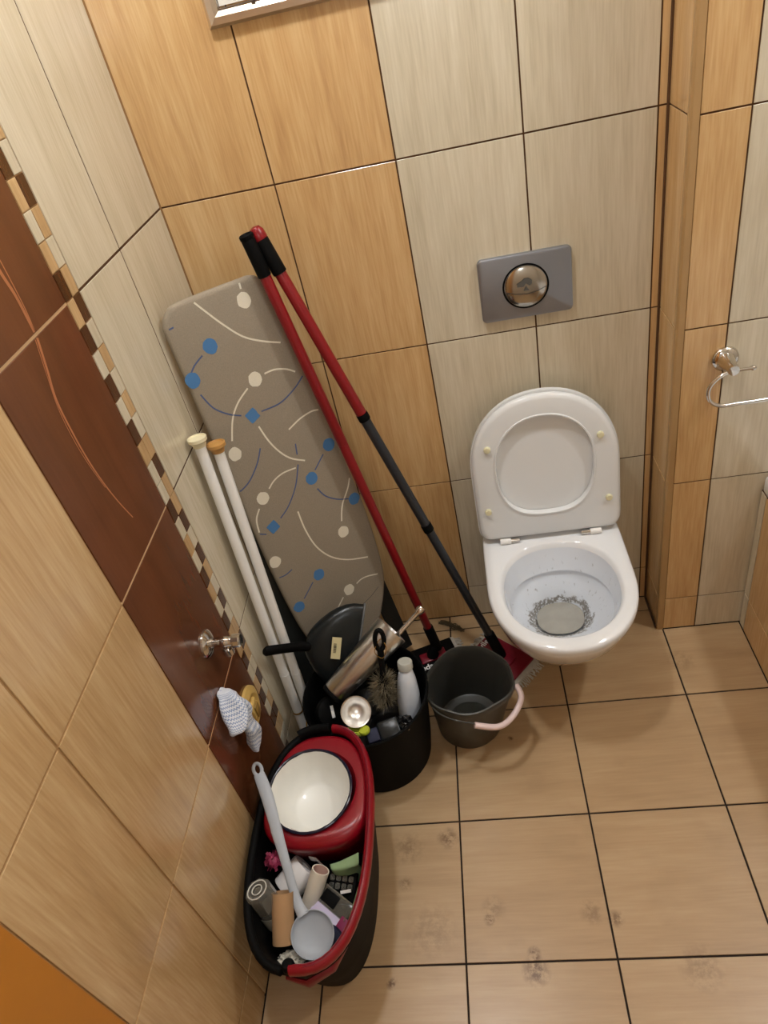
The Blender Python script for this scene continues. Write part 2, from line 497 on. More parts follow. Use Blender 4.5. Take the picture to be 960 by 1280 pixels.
for (x0, x1, m) in ((0, .2478, M_ORANGE), (.2478, .4978, M_ORANGE), (.4978, .7478, M_CREAM), (.7478, .9978, M_CREAM), (.9978, 1.0192, M_ORANGE)):
    for (z0, z1) in rows:
        lay(wall_back, ((x0 + x1) / 2, TT, (z0 + z1) / 2), x1 - x0, z1 - z0, m, AX_B)
LCOLS = ((0, .2546, M_CREAM), (.2546, .4501, M_CREAM), (.5004, .7534, M_DARK), (.7534, 1.0113, M_ORANGE_LEFTLIT), (1.0113, 1.2115, M_ORANGE_LEFTLIT))
for (a, b, m) in LCOLS:
    for (z0, z1) in rows:
        lay(wall_left, (-TT, -(a + b) / 2, (z0 + z1) / 2), b - a, z1 - z0, m, AX_L, gap=.0048)
for (z0, z1) in rows:                              # beyond the door, behind the camera
    lay(wall_left, (-TT, -2.19, (z0 + z1) / 2), .22, z1 - z0, M_ORANGE_LEFTLIT, AX_L)
# mosaic border: two columns of small pieces, nine to each tile height
M_MOS = {'c': M_CREAM, 'w': M_ORANGE_LEFTLIT, 'd': tile_mat('brown_mosaic_glaze', srgb(62, 34, 16), srgb(80, 46, 22), srgb(98, 60, 32))}
seqL = 'dwccwdwdcd' + 'dcdccwdwc' + 'wcdwdcwdc' + 'wdwcdcwdd'
seqR = 'wdcwdcwcwd' + 'wcwdcwcdw' + 'dwcdwccdw' + 'cwdcwdcwd'
pm = 0.3991 / 9
downL = 'wdcdcdwcc' + 'dcwcdwcdw' + 'wdcwdcdwc' + 'dwc'   # downwards from the joint at z 1.3178
downR = 'dcwcwcwdw' + 'wdcdwcdcw' + 'dwcdcwdwc' + 'cdw'
upL = 'dwcwdcwdcwdcdwcdwcdwcdwcdwcd'
upR = 'wcwdcwdwcdwcwdcwdcwdwcdwcdwc'
for (y, down, up) in ((-.4878, downL, upL), (-.4627, downR, upR)):
    for i, ch in enumerate(down):
        z = 1.3178 - (i + .5) * pm
        if z > pm / 2: lay(wall_left, (-TT, y, z), .02515, pm, M_MOS[ch], AX_L, 'mosaic_tile', .0018)
    for i, ch in enumerate(up):
        z = 1.3178 + (i + .5) * pm
        if z < CEIL - pm / 2: lay(wall_left, (-TT, y, z), .02515, pm, M_MOS[ch], AX_L, 'mosaic_tile', .0018)
# printed flower stems curving over the brown tiles
def ribbon(pts, w0, w1, z=0.0004):
    P = spline([(0, a, b) for a, b in pts], 8)
    bm = bmesh.new(); L = []
    for i, p in enumerate(P):
        t = (P[min(i + 1, len(P) - 1)] - P[max(i - 1, 0)]).normalized()
        nrm = V((0, -t.z, t.y)); w = (w0 + (w1 - w0) * i / (len(P) - 1)) / 2
        L.append((bm.verts.new(p + nrm * w + V((z, 0, 0))), bm.verts.new(p - nrm * w + V((z, 0, 0)))))
    for a, b in zip(L, L[1:]): bm.faces.new((a[0], a[1], b[1], b[0]))
    return bm
def stem(pts, w0, w1):
    o = obj('printed_stem', ribbon(pts, w0, w1), M_STEM, wall_left, smooth=False); return o
stem([(-.617, 1.45), (-.617, 1.41), (-.612, 1.373), (-.613, 1.322)], .007, .006)
stem([(-.614, 1.314), (-.630, 1.27), (-.645, 1.231), (-.649, 1.18), (-.648, 1.127), (-.641, 1.076), (-.630, 1.03), (-.615, .985)], .0055, .002)
stem([(-.606, 1.45), (-.605, 1.41), (-.606, 1.36), (-.611, 1.322)], .0022, .0022)
stem([(-.620, 1.314), (-.637, 1.265), (-.651, 1.22), (-.655, 1.17), (-.652, 1.12), (-.643, 1.07)], .002, .0015)

# pilaster boxed out beside the toilet, carrying on behind the bath
for (z0, z1) in rows:
    lay(wall_pil, (1.0192, -.061, (z0 + z1) / 2), .118, z1 - z0, M_ORANGE, AX_S)
    for (x0, x1, m) in ((1.0315, 1.118, M_ORANGE), (1.118, 1.368, M_CREAM), (1.368, 1.618, M_CREAM), (1.618, XR, M_ORANGE)):
        lay(wall_pil, ((x0 + x1) / 2, -.1321 + TT, (z0 + z1) / 2), x1 - x0, z1 - z0, m, AX_B)
prof = [(1.0150, -.1200), (1.0150, -.1290), (1.0162, -.1325), (1.0195, -.1342), (1.0315, -.1342), (1.0315, -.1300), (1.0195, -.1296), (1.0192, -.1200)]
struct(obj('trim_1', bm_loft([[(x, y, 0) for x, y in prof], [(x, y, CEIL) for x, y in prof]], True, True), M_TRIM, smooth=False))
struct(obj('trim_2', bm_tube([(1.0147, -.004, .002), (1.0147, -.06, .002), (1.0147, -.131, .002)], .004, 6), M_SILICONE))
struct(obj('trim_3', bm_tube([(1.0145, -.0025, .0), (1.0145, -.0025, 1.2), (1.0145, -.0025, CEIL)], .003, 6), M_GROUT_B))

struct(obj('trim_5', bm_tube([(.0005, -.0005, .0), (.0005, -.0005, 1.2), (.0005, -.0005, CEIL)], .0026, 6), mat('corner_grout', srgb(138, 100, 58), .8)))
# filled joints: brown between the cream tiles, pale tan across the brown ones
nj = 6
for (y0_, y1_, z0_, z1_, m) in [(-.2570, -.2522, 0, CEIL, M_GROUT_B)] + [(-.4490, 0, z - .0022, z + .0022, M_GROUT_B) for z in ROWS[1:-1]] + \
        [(-.7534, -.5010, z - .0024, z + .0024, mat('pale_grout', srgb(206, 172, 130), .8)) for z in ROWS[1:-1]]:
    struct(obj('trim_%d' % nj, bm_box((-TT, y0_, z0_), (-TT + .0011, y1_, z1_)), m, smooth=False)); nj += 1
# floor tiles
S = 0.3033
for i in range(-2, 6):
    for j in range(-2, 8):
        x0 = .4249 + (i - 1) * S; x1 = x0 + S
        y1 = -(.3585 + (j - 1) * S); y0 = y1 - S
        x0, x1 = max(x0, 0), min(x1, XR); y0, y1 = max(y0, YB), min(y1, 0)
        if x1 - x0 < .01 or y1 - y0 < .01: continue
        if x0 > 1.2377: continue
        x1 = min(x1, 1.2377)
        if y1 > -.1321 and x0 > 1.0: y1 = -.1321
        if y1 - y0 < .01: continue
        o = lay(floor, ((x0 + x1) / 2, (y0 + y1) / 2, -TT), y1 - y0, x1 - x0, M_FLOOR, AX_F, gap=.0042)

# door and its casing on the left wall, cut by the lower left of the picture
dj = struct(obj('trim_4', bm_box((-.0024, -1.300, 0), (.0015, -1.2125, 2.08), .001), M_DOOR, smooth=False))
dr = struct(obj('door_1', bm_box((-.0024, -2.06, 0.004), (-.0005, -1.301, 2.06)), M_DOOR, smooth=False))
obj('handle', bm_tube([(-.001, -1.36, 1.02), (.045, -1.36, 1.02), (.05, -1.38, 1.02), (.05, -1.47, 1.02)], .009, 10), M_CHROME, dr)

# window with a chrome-like frame, high on the back wall
W = struct(obj('window_1', bm_box((.232, -.007, 1.62), (.83, -.0002, 2.12)), mat('frosted_pane', srgb(226, 224, 214), 0.25, var=0.16, scale=9), smooth=False))
def framebar(lo, hi, inner):
    return bm_box(lo, hi, .004)
x0, x1, z0, z1 = .211, .85, 1.590, 2.14
prof_out = [(0, 0), (0, -.009), (.005, -.014), (.016, -.015), (.024, -.010), (.026, 0)]
def frame_ring(off, y):
    return [V((x0 + off, y, z0 + off)), V((x1 - off, y, z0 + off)), V((x1 - off, y, z1 - off)), V((x0 + off, y, z1 - off))]
obj('window_frame', bm_loft([frame_ring(a, b - .0002) for a, b in prof_out]), M_WINFRAME, W, smooth=False)
obj('gasket', bm_loft([frame_ring(.0258, -.0072), frame_ring(.0258, -.0100), frame_ring(.0275, -.0100), frame_ring(.0275, -.0072)]), M_GASKET, W, smooth=False)
obj('glazing_bar', bm_box((.296, -.016, 1.6165), (.304, -.0072, 2.1135), .001), M_GASKET, W, smooth=False)
obj('glazing_bar', bm_box((.60, -.016, 1.6165), (.608, -.0072, 2.1135), .001), M_GASKET, W, smooth=False)
vein = bmesh.new()
for pts in ([(.31, 1.622), (.325, 1.65), (.33, 1.70), (.35, 1.78)], [(.24, 1.64), (.262, 1.655), (.285, 1.69)], [(.40, 1.622), (.43, 1.66), (.46, 1.75)]):
    bm_tube(spline([(a, -.0075, b) for a, b in pts], 6), .0009, 5, bm=vein)
obj('pane_vein', vein, mat('grey_vein', srgb(170, 166, 158), 0.4), W)

# ------------------------------------------------------------------ ceiling lamps
for nm, (x, y), lab in (('a', LAMP_A, 'round white ceiling lamp above the ironing board corner'), ('b', LAMP_B, 'round white ceiling lamp above the bath')):
    t = thing('ceiling_lamp', lab, 'lamp', (x, y, CEIL), 'ceiling lamps')
    obj('base', bm_lathe([(0, 0), (.085, 0), (.085, .02), (.075, .025), (.0, .025)], (x, y, CEIL), (0, 0, -1), 32), M_WHITEP, t)
    obj('diffuser', bm_lathe([(.07, .0255), (.07, .045), (.055, .058), (.03, .064), (0, .066)], (x, y, CEIL), (0, 0, -1), 32), emit('lamp_glow', (.95, .975, 1.0, 1), LAMP_EMIT), t)

# ------------------------------------------------------------------ bath
def se_ring(cx, cy, hx, hy, z, p=6, n=64):
    out = []
    for k in range(n):
        a = 2 * PI * k / n; c, s = math.cos(a), math.sin(a)
        out.append(V((cx + hx * math.copysign(abs(c) ** (2 / p), c), cy + hy * math.copysign(abs(s) ** (2 / p), s), z)))
    return out
def rr_ring(cx, cy, hx_, hy_, z, r, n=8):
    out = []
    for sx, sy, a0 in ((1, 1, 0), (-1, 1, 90), (-1, -1, 180), (1, -1, 270)):
        for k in range(n + 1):
            a = math.radians(a0 + 90 * k / n); out.append(V((cx + sx * (hx_ - r) + r * math.cos(a), cy + sy * (hy_ - r) + r * math.sin(a), z)))
    return out
bx, by = (1.2377 + XR - .002) / 2, (-.1345 - 1.75) / 2
hx, hy = (XR - .002 - 1.2377) / 2, (1.75 - .1345) / 2
bath = thing('bathtub', 'white built-in bathtub with tiled front at the right edge', 'bathtub', (bx, by, 0))
obj('tub_shell', bm_loft([rr_ring(bx, by, hx - .003, hy - .002, .470, .010), rr_ring(bx, by, hx, hy, .476, .012), rr_ring(bx, by, hx, hy, .508, .012), rr_ring(bx, by, hx - .003, hy - .003, .516, .012), rr_ring(bx, by, hx - .010, hy - .010, .519, .012),
     rr_ring(bx, by, hx - .06, hy - .06, .519, .08), rr_ring(bx, by, hx - .075, hy - .075, .505, .09), rr_ring(bx, by, hx - .12, hy - .16, .14, .12), rr_ring(bx, by, hx - .16, hy - .22, .11, .12)], False, True), M_CERAMIC, bath)
obj('drain', bm_lathe([(.0, .004), (.022, .004), (.026, 0)], (bx, by + .5, .11), (0, 0, 1), 20), M_CHROME, bath)
wall_bath = slab('wall_bath_front', (1.2377 + TT, -1.75, 0), (1.2577, -.1325, .468), M_GROUT_B)
for (a, b, m) in ((.1345, .1640, M_CREAM), (.1640, .4140, M_ORANGE), (.4140, .6640, M_ORANGE), (.6640, .9140, M_CREAM), (.9140, 1.164, M_CREAM), (1.164, 1.414, M_ORANGE), (1.414, 1.664, M_ORANGE)):
    for z0_, z1_ in ((0, .1205), (.1205, .468)):
        lay(wall_bath, (1.2377 + TT, -(a + b) / 2, (z0_ + z1_) / 2), b - a, z1_ - z0_, m, AX_S)

# ------------------------------------------------------------------ toilet
TX = .737
def dring(hw, yb, yc, yf, z, pb=7, pf=2.15, n=72):
    out = []
    for k in range(n):
        a = 2 * PI * k / n; c, s = math.cos(a), math.sin(a)
        p = pb if s > 0 else pf
        x = hw * math.copysign(abs(c) ** (2 / p), c)
        y = yc + ((yb - yc) if s > 0 else (yc - yf)) * math.copysign(abs(s) ** (2 / p), s)
        out.append(V((TX + x, y, z)))
    return out
ZR = .380
toilet = thing('toilet', 'white wall-hung toilet with raised lid and stained bowl', 'toilet', (TX, -.25, .08))
outer = [dring(.085, -.001, -.10, -.20, .085), dring(.105, -.001, -.12, -.255, .10), dring(.128, -.001, -.16, -.335, .15), dring(.150, -.001, -.20, -.405, .22), dring(.166, -.001, -.24, -.455, .29),
         dring(.175, -.001, -.26, -.484, .345), dring(.1775, -.001, -.27, -.491, .365), dring(.1765, -.001, -.27, -.490, .375), dring(.172, -.003, -.27, -.486, ZR)]
inner = [dring(.147, -.130, -.29, -.456, ZR, 2.5, 2.1), dring(.141, -.134, -.29, -.450, ZR - .004, 2.4, 2.1), dring(.137, -.138, -.29, -.444, ZR - .015, 2.3, 2.1), dring(.128, -.152, -.285, -.415, .315, 2.2, 2.1), dring(.124, -.158, -.28, -.405, .302, 2.2, 2.1)]
low = [dring(.135, -.147, -.28, -.416, .298, 2.2, 2.1), dring(.128, -.155, -.275, -.400, .283, 2.2, 2.1), dring(.104, -.168, -.262, -.362, .25, 2.2, 2.1), dring(.078, -.176, -.245, -.315, .222, 2.2, 2.1), dring(.060, -.180, -.235, -.288, .200, 2.3, 2.2),
       dring(.050, -.185, -.23, -.27, .16, 2.3, 2.2), dring(.042, -.19, -.225, -.255, .12, 2.3, 2.2)]
bm = bm_loft(outer + inner[:3], True, False)
obj('bowl', bm, M_CERAMIC, toilet, angle=60)
obj('bowl_inside', bm_loft(inner[2:] + low, False, True), M_BOWL, toilet, angle=60)
obj('water', bm_loft([dring(.0605, -.179, -.236, -.2895, .2035, 2.3, 2.2)], False, True), mat('murky_water', srgb(160, 156, 146), 0.06, var=0.12, scale=40), toilet)
# seat and lid, both raised
H0 = V((TX, -.090, .388)); up_ = V((0, .046, .386)).normalized(); nn = V((0, -up_.z, up_.y))
def sp(u, v, d): return H0 + V((u, 0, 0)) + up_ * v + nn * d
def seat_outline(hw, v0, vt, vc, d, n=72, pb=22, shrink=0.0):
    out = []
    for k in range(n):
        a = 2 * PI * k / n; c, s = math.cos(a), math.sin(a)
        p = 2.15 if s > 0 else pb
        u = (hw - shrink) * math.copysign(abs(c) ** (2 / p), c)
        if s <= 0:
            u *= 1 - .045 * min(1, abs(s) ** 1.2)
        v = vc + ((vt - shrink - vc) if s > 0 else (vc - v0 - shrink)) * math.copysign(abs(s) ** (2 / p), s)
        out.append(sp(u, v, d))
    return out
lid = [seat_outline(.181, .002, .400, .20, -.004, shrink=.008), seat_outline(.181, .002, .400, .20, .0), seat_outline(.181, .002, .400, .20, .012), seat_outline(.181, .002, .400, .20, .012, shrink=.010)]
obj('lid', bm_loft(lid, True, True), M_SEAT, toilet, angle=50)
sh = [seat_outline(.178, .004, .395, .20, .0135), seat_outline(.178, .004, .395, .20, .020), seat_outline(.178, .004, .395, .20, .0255, shrink=.004), seat_outline(.178, .004, .395, .20, .0275, shrink=.012)]
def hole(hw, d): return seat_outline(hw, .072 + (.118 - hw), .342 - (.118 - hw), .210, d, pb=2.8)
sh2 = [hole(.1225, .0275), hole(.1215, .0300), hole(.1185, .0300), hole(.1170, .027), hole(.1165, .0135)]
obj('seat', bm_loft(sh + sh2), M_SEAT, toilet, angle=50)
for (u, v) in ((-.134, .272), (.134, .272), (-.150, .095), (.150, .095)):
    obj('bumper', bm_lathe([(0, .0), (.0085, .0), (.0085, .006), (.007, .0085), (0, .009)], sp(u, v, .0262), nn, 18), M_BUMP, toilet)
for u in (-.105, .105):
    h = obj('hinge', bm_lathe([(.0, -.024), (.008, -.024), (.008, .002), (.0065, .004), (.0, .004)], H0 + V((u, -.026, -.0005)), (1 if u < 0 else -1, 0, 0), 16), M_WHITEP, toilet)
    obj('hinge_pin', bm_lathe([(.0, .004), (.0062, .004), (.0062, .026), (.0, .028)], H0 + V((u, -.026, -.0005)), (1 if u < 0 else -1, 0, 0), 16), M_CHROME, h)
# flush plate
fp = thing('flush_plate', 'satin grey metal flush plate with round double button above toilet', 'flush plate', (.73, 0, 1.022))
def rrect(hw, hh, r, y, cx=.73, cz=1.022, n=6):
    out = []
    for (sx, sz, a0) in ((1, 1, 0), (-1, 1, 90), (-1, -1, 180), (1, -1, 270)):
        for k in range(n + 1):
            a = math.radians(a0 + 90 * k / n)
            out.append(V((cx + sx * (hw - r) + r * math.cos(a), y, cz + sz * (hh - r) + r * math.sin(a))))
    return out
obj('plate', bm_loft([rrect(.0985, .0705, .010, -.0001), rrect(.0995, .0715, .010, -.008), rrect(.0985, .0705, .009, -.0105), rrect(.095, .067, .008, -.0118)], False, True), M_PLATE, fp, angle=25)
obj('button_surround', bm_lathe([(.050, .0115), (.050, .0126), (.0465, .0126), (.0460, .0118)], (.73, 0, 1.022), (0, -1, 0), 48), M_BLACK, fp)
def half_button(upper):
    bm = bmesh.new(); rings = []
    for r, d in ((.0452, .0118), (.0452, .0150), (.042, .0175), (.025, .0205), (.0, .0215)):
        ring = []
        for k in range(25):
            a = PI * k / 24
            x = r * math.cos(a); z = r * math.sin(a)
            arc = -.004 - .010 * (1 - (x / .0452) ** 2)                    # the dividing line sags
            if upper: zz = arc + (.0006) + max(0, (z - 0)) * (1 - arc / max(.0001, math.sqrt(max(1e-8, .0452 ** 2 - x * x))))
            else: zz = arc - .0006 - z * (1 + arc / max(.0001, math.sqrt(max(1e-8, .0452 ** 2 - x * x))))
            ring.append(V((.73 + x, -d, 1.022 + zz)))
        rings.append(ring)
    return bm_loft(rings, closed=False, bm=bm)
M_BTN = mat('polished_button', srgb(186, 182, 174), 0.18, 1.0, var=0.02)
obj('flush_button', half_button(True), M_BTN, fp)
obj('flush_button', half_button(False), M_BTN, fp)
bm = bmesh.new()
icon = [(-.019, .004), (-.020, .011), (-.011, .015), (-.003, .021), (.006, .021), (.013, .015), (.013, .008), (.007, .004), (.000, .0095), (-.006, .003)]
bm.faces.new([bm.verts.new((.73 + a, -.0222, 1.022 + b)) for a, b in icon])
bm.faces.new([bm.verts.new((.73 + a, -.0222, 1.022 + b)) for a, b in ((-.006, -.006), (.006, -.006), (.000, .004))])
obj('button_symbol', bm, mat('etched_grey', srgb(110, 112, 110), 0.4, 0.6), fp, smooth=False)

# ------------------------------------------------------------------ towel ring on the pilaster
tr = thing('towel_ring', 'chrome towel ring on round rosette beside the bath', 'towel ring', (1.118, -.1321, .84))
C0 = V((1.1175, -.1321, .842))
obj('rosette', bm_lathe([(0, .0002), (.026, .0002), (.028, .004), (.027, .009), (.022, .013), (.018, .015), (.016, .020), (.013, .034), (.011, .046), (.0125, .052), (.011, .060), (0, .062)], C0, (0, -1, 0), 32), M_CHROME, tr)
obj('arm', bm_lathe([(0, -.034), (.003, -.034), (.0055, -.030), (.0055, -.026), (.0035, -.022), (.0035, .02), (0, .022)], C0 + V((.012, -.052, -.004)), (-1, 0, 0), 14), M_CHROME, tr)
c = C0 + V((-.004, -.052, -.004))
P = spline([c + V((0, 0, 0)), c + V((-.022, 0, -.011)), c + V((-.039, 0, -.034)), c + V((-.036, 0, -.063)), c + V((-.014, 0, -.080)), c + V((.025, 0, -.081)), c + V((.075, 0, -.081)), c + V((.122, 0, -.078)), c + V((.142, 0, -.060)), c + V((.143, 0, -.03))], 7)
obj('ring', bm_tube(P, .0042, 12), M_CHROME, tr)

# ------------------------------------------------------------------ angle valve, yellowed outlet and cloth on the left wall
va = thing('angle_valve', 'chrome angle valve on dark brown tiles of the left wall', 'valve', (0, -.598, .640))
v0 = V((0.0003, -.598, .640))
obj('rosette', bm_lathe([(0, 0), (.029, 0), (.0285, .004), (.022, .009), (.012, .012), (.0, .013)], v0, (1, 0, 0), 32), M_CHROME, va)
obj('valve_body', bm_lathe([(.010, .008), (.0095, .03), (.011, .032), (.011, .044), (.0095, .047), (.0095, .056)], v0, (1, 0, 0), 20), M_CHROME, va)
obj('valve_knob', bm_lathe([(0, .054), (.011, .055), (.0140, .056), (.0140, .070), (.012, .073), (0, .074)], v0, (1, 0, 0), 10), M_CHROME, va, angle=20)
obj('valve_outlet', bm_lathe([(.008, 0), (.008, .014), (.0115, .014), (.0115, .030), (.009, .030), (.009, .022), (0, .022)], v0 + V((.038, 0, -.004)), (0, 0, -1), 18), M_CHROME, va)
ol = thing('pipe_outlet', 'yellowed round plastic pipe outlet beside the hanging cloth', 'pipe outlet', (0, -.570, .378))
o0 = V((.0003, -.568, .378))
obj('rosette', bm_lathe([(0, 0), (.054, 0), (.053, .006), (.042, .011), (.036, .012), (.031, .009), (0, .008)], o0, (1, 0, 0), 36), M_YELLOW, ol)
obj('nozzle', bm_box((.0082, -.586, .354), (.018, -.552, .404), .004), M_YELLOW, ol, angle=30)
obj('nozzle_recess_shade', bm_box((.0182, -.580, .362), (.0225, -.559, .396), .002), mat('recess_shade_olive', srgb(150, 118, 58), .4), ol, angle=30)  # darker block painting in the shade of the nozzle's recess

def cloth_lobe(path, widths, thick, folds, amp, seed, bm, uv, v_off):
    n = 26
    P = spline(path, 8); m = len(P)
    rings = []
    for i, p in enumerate(P):
        f = i / (m - 1)
        k = f * (len(widths) - 1); a = int(min(k, len(widths) - 2)); w = widths[a] + (widths[a + 1] - widths[a]) * (k - a)
        ring = []
        for j in range(n):
            ang = 2 * PI * j / n
            c_, s_ = math.cos(ang), math.sin(ang)
            r = 1 + amp * math.sin(folds * ang + seed + 2.5 * f)
            q = p + V((thick * s_ * r * (0.4 + w / max(widths)), w * c_ * r, 0))
            q += nvec(q * 38 + V((seed, 0, 0))) * .010 + nvec(q * 90) * .0025
            q.x = max(q.x, .0012)
            ring.append(q)
        rings.append(ring)
    base = len(bm.verts)
    R = [[bm.verts.new(q) for q in r] for r in rings]
    for i in range(m - 1):
        for j in range(n):
            k = (j + 1) % n
            fc = bm.faces.new((R[i][j], R[i][k], R[i + 1][k], R[i + 1][j]))
            for lp, (ii, jj) in zip(fc.loops, ((i, j), (i, j + 1), (i + 1, j + 1), (i + 1, j))):
                lp[uv].uv = (jj / n * 1.6, ii / (m - 1) + v_off)
    bm.faces.new(R[0]); bm.faces.new(R[-1])
bm = bmesh.new(); uv = bm.loops.layers.uv.new('UVMap')
cloth_lobe([(.010, -.640, .545), (.026, -.655, .535), (.036, -.674, .512), (.036, -.688, .492), (.030, -.694, .482)], [.012, .020, .022, .020, .014], .015, 3, .16, 1.0, bm, uv, 0)
cloth_lobe([(.012, -.642, .540), (.026, -.641, .515), (.032, -.643, .475), (.032, -.650, .425), (.030, -.656, .375), (.028, -.658, .352)], [.011, .014, .015, .014, .008, .002], .012, 3, .2, 3.0, bm, uv, .4)
for f in bm.faces:
    if len(f.verts) > 4:
        for lp in f.loops: lp[uv].uv = (0.0, 0.04)
o = obj('cloth', bm, M_CHEV, None, loc=(0.02, -.67, .58), angle=80)
tag(o, 'white cloth with blue wavy lines hanging on the left wall', 'cloth')

# ------------------------------------------------------------------ ironing board in the corner
BO = V((.103, -.182, 1.190)); BX = V((.8264, .5630, .0091)).normalized()
BN = V((.5606, -.8241, .0814)).normalized(); BV = BX.cross(BN); BV = BV if BV.z < 0 else -BV
def bp(u, v, d=0): return BO + BX * u + BV * v + BN * d
ib = thing('ironing_board', 'ironing board with taupe dotted cover standing upright in the corner', 'ironing board', (.18, -.26, 0))
outl = [(-.062, -.0015), (.06, .0), (.098, .003), (.113, .020), (.121, .08), (.1307, .165), (.148, .32), (.1696, .524), (.1778, .678), (.1735, .83), (.157, .902), (.124, .976), (.085, 1.06), (.050, 1.125), (.010, 1.160),
        (-.025, 1.140), (-.052, 1.06), (-.080, .95), (-.0967, .86), (-.1056, .697), (-.1070, .558), (-.1096, .423), (-.1096, .198), (-.1107, .060), (-.106, .028), (-.090, .008)]
O2 = spline([(a, b, 0) for a, b in outl], 5, True)
cen = V((.03, .5, 0))
def board_ring(off, d):
    out = []
    m = len(O2)
    for i, p in enumerate(O2):
        t = (O2[(i + 1) % m] - O2[i - 1]).normalized(); nr = V((t.y, -t.x, 0))
        if nr.dot(p - cen) < 0: nr = -nr
        q = p + nr * off
        out.append(bp(q.x, q.y, d))
    return out
cover = obj('cover', bm_loft([board_ring(-.030, -.0215), board_ring(-.006, -.0225), board_ring(-.001, -.018), board_ring(0, -.011), board_ring(-.001, -.0045), board_ring(-.004, -.001), board_ring(-.010, 0)], True, True), M_FABRIC, ib, angle=60)
DOTS = [('w', .063, .041, 0), ('w', .026, .202, 0), ('b', -.037, .099, 0), ('b', -.097, .149, 0), ('b', -.008, .274, 1), ('b', .137, .422, 0), ('w', -.076, .338, 0), ('w', -.057, .469, 0), ('w', .1, .662, 0), ('w', -.089, .642, 0), ('w', .062, .835, 0), ('b', .069, .482, 0), ('b', .155, .59, 0), ('b', .001, .741, 0), ('b', -.078, .8, 0), ('b', -.06, .551, 1)]
rd = random.Random(3)
for (cc, u, v, sq) in DOTS:
    bm = bmesh.new(); pts = []
    n = 16
    for k in range(n):
        a = 2 * PI * k / n
        r = .0150 * (1 + rd.uniform(-.06, .06))
        if sq: r = .0125 / max(abs(math.cos(a + .35)), abs(math.sin(a + .35))) * (1 + rd.uniform(-.03, .03))
        du, dv = r * math.cos(a), r * 1.12 * math.sin(a)
        pts.append(bm.verts.new(bp(u + du, v + dv, .0005)))
    bm.faces.new(pts)
    obj('printed_dot', bm, M_PRINTW if cc == 'w' else M_PRINTB, cover, smooth=False)
STROKES = [('w', [(-.034, .008), (-.02, .031), (.005, .07), (.035, .108), (.071, .133), (.107, .151)]), ('w', [(.066, .006), (.065, .018)]), ('w', [(.05, .199), (.074, .2), (.099, .21), (.117, .224)]), ('w', [(.004, .213), (-.028, .234), (-.052, .263), (-.071, .307)]), ('b', [(-.059, .11), (-.081, .122), (-.094, .134)]), ('b', [(-.094, .183), (-.080, .221), (-.055, .248), (-.031, .263)]), ('b', [(.014, .274), (.06, .275), (.102, .259), (.130, .240)]), ('b', [(-.100, .038), (-.090, .037)]), ('w', [(-.004, .303), (.005, .345), (.02, .382), (.04, .41), (.069, .431)]), ('w', [(.058, .342), (.091, .33), (.122, .326), (.140, .330)]),
 ('b', [(-.019, .352), (-.038, .382), (-.068, .412), (-.094, .425), (-.099, .424)]), ('b', [(.061, .381), (.056, .408)]), ('b', [(.05, .432), (.026, .48), (-.007, .519), (-.036, .539)]), ('w', [(.042, .437), (.009, .434), (-.017, .441), (-.035, .454)]), ('w', [(-.074, .489), (-.09, .512), (-.096, .546)]), ('b', [(-.096, .551), (-.082, .56)]), ('b', [(.116, .438), (.084, .466)]), ('b', [(.074, .514), (.087, .543), (.112, .567), (.141, .582)]), ('w', [(.160, .530), (.150, .55), (.135, .57), (.123, .585), (.113, .606), (.105, .631)]), ('w', [(.009, .545), (.01, .602), (.021, .662), (.047, .711), (.087, .746), (.141, .771)]), ('b', [(-.058, .686), (-.078, .691), (-.095, .689)]), ('b', [(-.021, .753), (-.058, .785)]), ('w', [(.152, .838), (.123, .827), (.102, .825), (.087, .83)]), ('w', [(.04, .847), (.016, .869)]), ('g', [(.142, .878), (.113, .894), (.082, .904)])]
for cc, pts in STROKES:
    Pp = spline([(a, b, 0) for a, b in pts], 6)
    bm = bmesh.new(); L = []
    w = .0019 if cc == 'w' else .0016 if cc == 'b' else .0009
    for i, p in enumerate(Pp):
        t = (Pp[min(i + 1, len(Pp) - 1)] - Pp[max(i - 1, 0)]).normalized(); nr = V((t.y, -t.x, 0)) * w
        L.append((bm.verts.new(bp(*(p + nr).xy, .00045)), bm.verts.new(bp(*(p - nr).xy, .00045))))
    for a, b in zip(L, L[1:]): bm.faces.new((a[0], a[1], b[1], b[0]))
    obj('printed_line', bm, {'w': M_PRINTW, 'b': M_PRINTD, 'g': M_PRINTG}[cc], cover, smooth=False)
def board_bar(u0, v0, u1, v1, w, d0, d1):
    a, b = V((u0, v0, 0)), V((u1, v1, 0)); t = (b - a).normalized(); nr = V((t.y, -t.x, 0)) * w / 2
    r = []
    for d in (d0, d1):
        r.append([bp(*(q).xy, d) for q in (a + nr, a - nr, b - nr, b + nr)])
    bm = bm_loft(r, True, True)
    bmesh.ops.bevel(bm, geom=bm.edges[:], offset=.003, segments=2, affect='EDGES')
    return bm
def board_poly(uvs, d0, d1):
    bm = bm_loft([[bp(u, v, d) for u, v in uvs] for d in (d0, d1)], True, True)
    bmesh.ops.bevel(bm, geom=bm.edges[:], offset=.002, segments=2, affect='EDGES')
    return bm
obj('leg', board_poly([(-.118, .46), (-.070, .46), (-.030, 1.172), (-.150, 1.172)], -.0245, -.0345), M_DARKMETAL, ib)
obj('leg', board_poly([(.100, .60), (.150, .60), (.196, 1.165), (.150, 1.165)], -.0245, -.0345), M_DARKMETAL, ib)
obj('foot_bar', board_bar(-.13, 1.12, .185, 1.11, .028, -.0350, -.055), M_DARKMETAL, ib)
obj('leg_brace', board_bar(-.062, .70, .135, .66, .022, -.0350, -.046), M_DARKMETAL, ib)
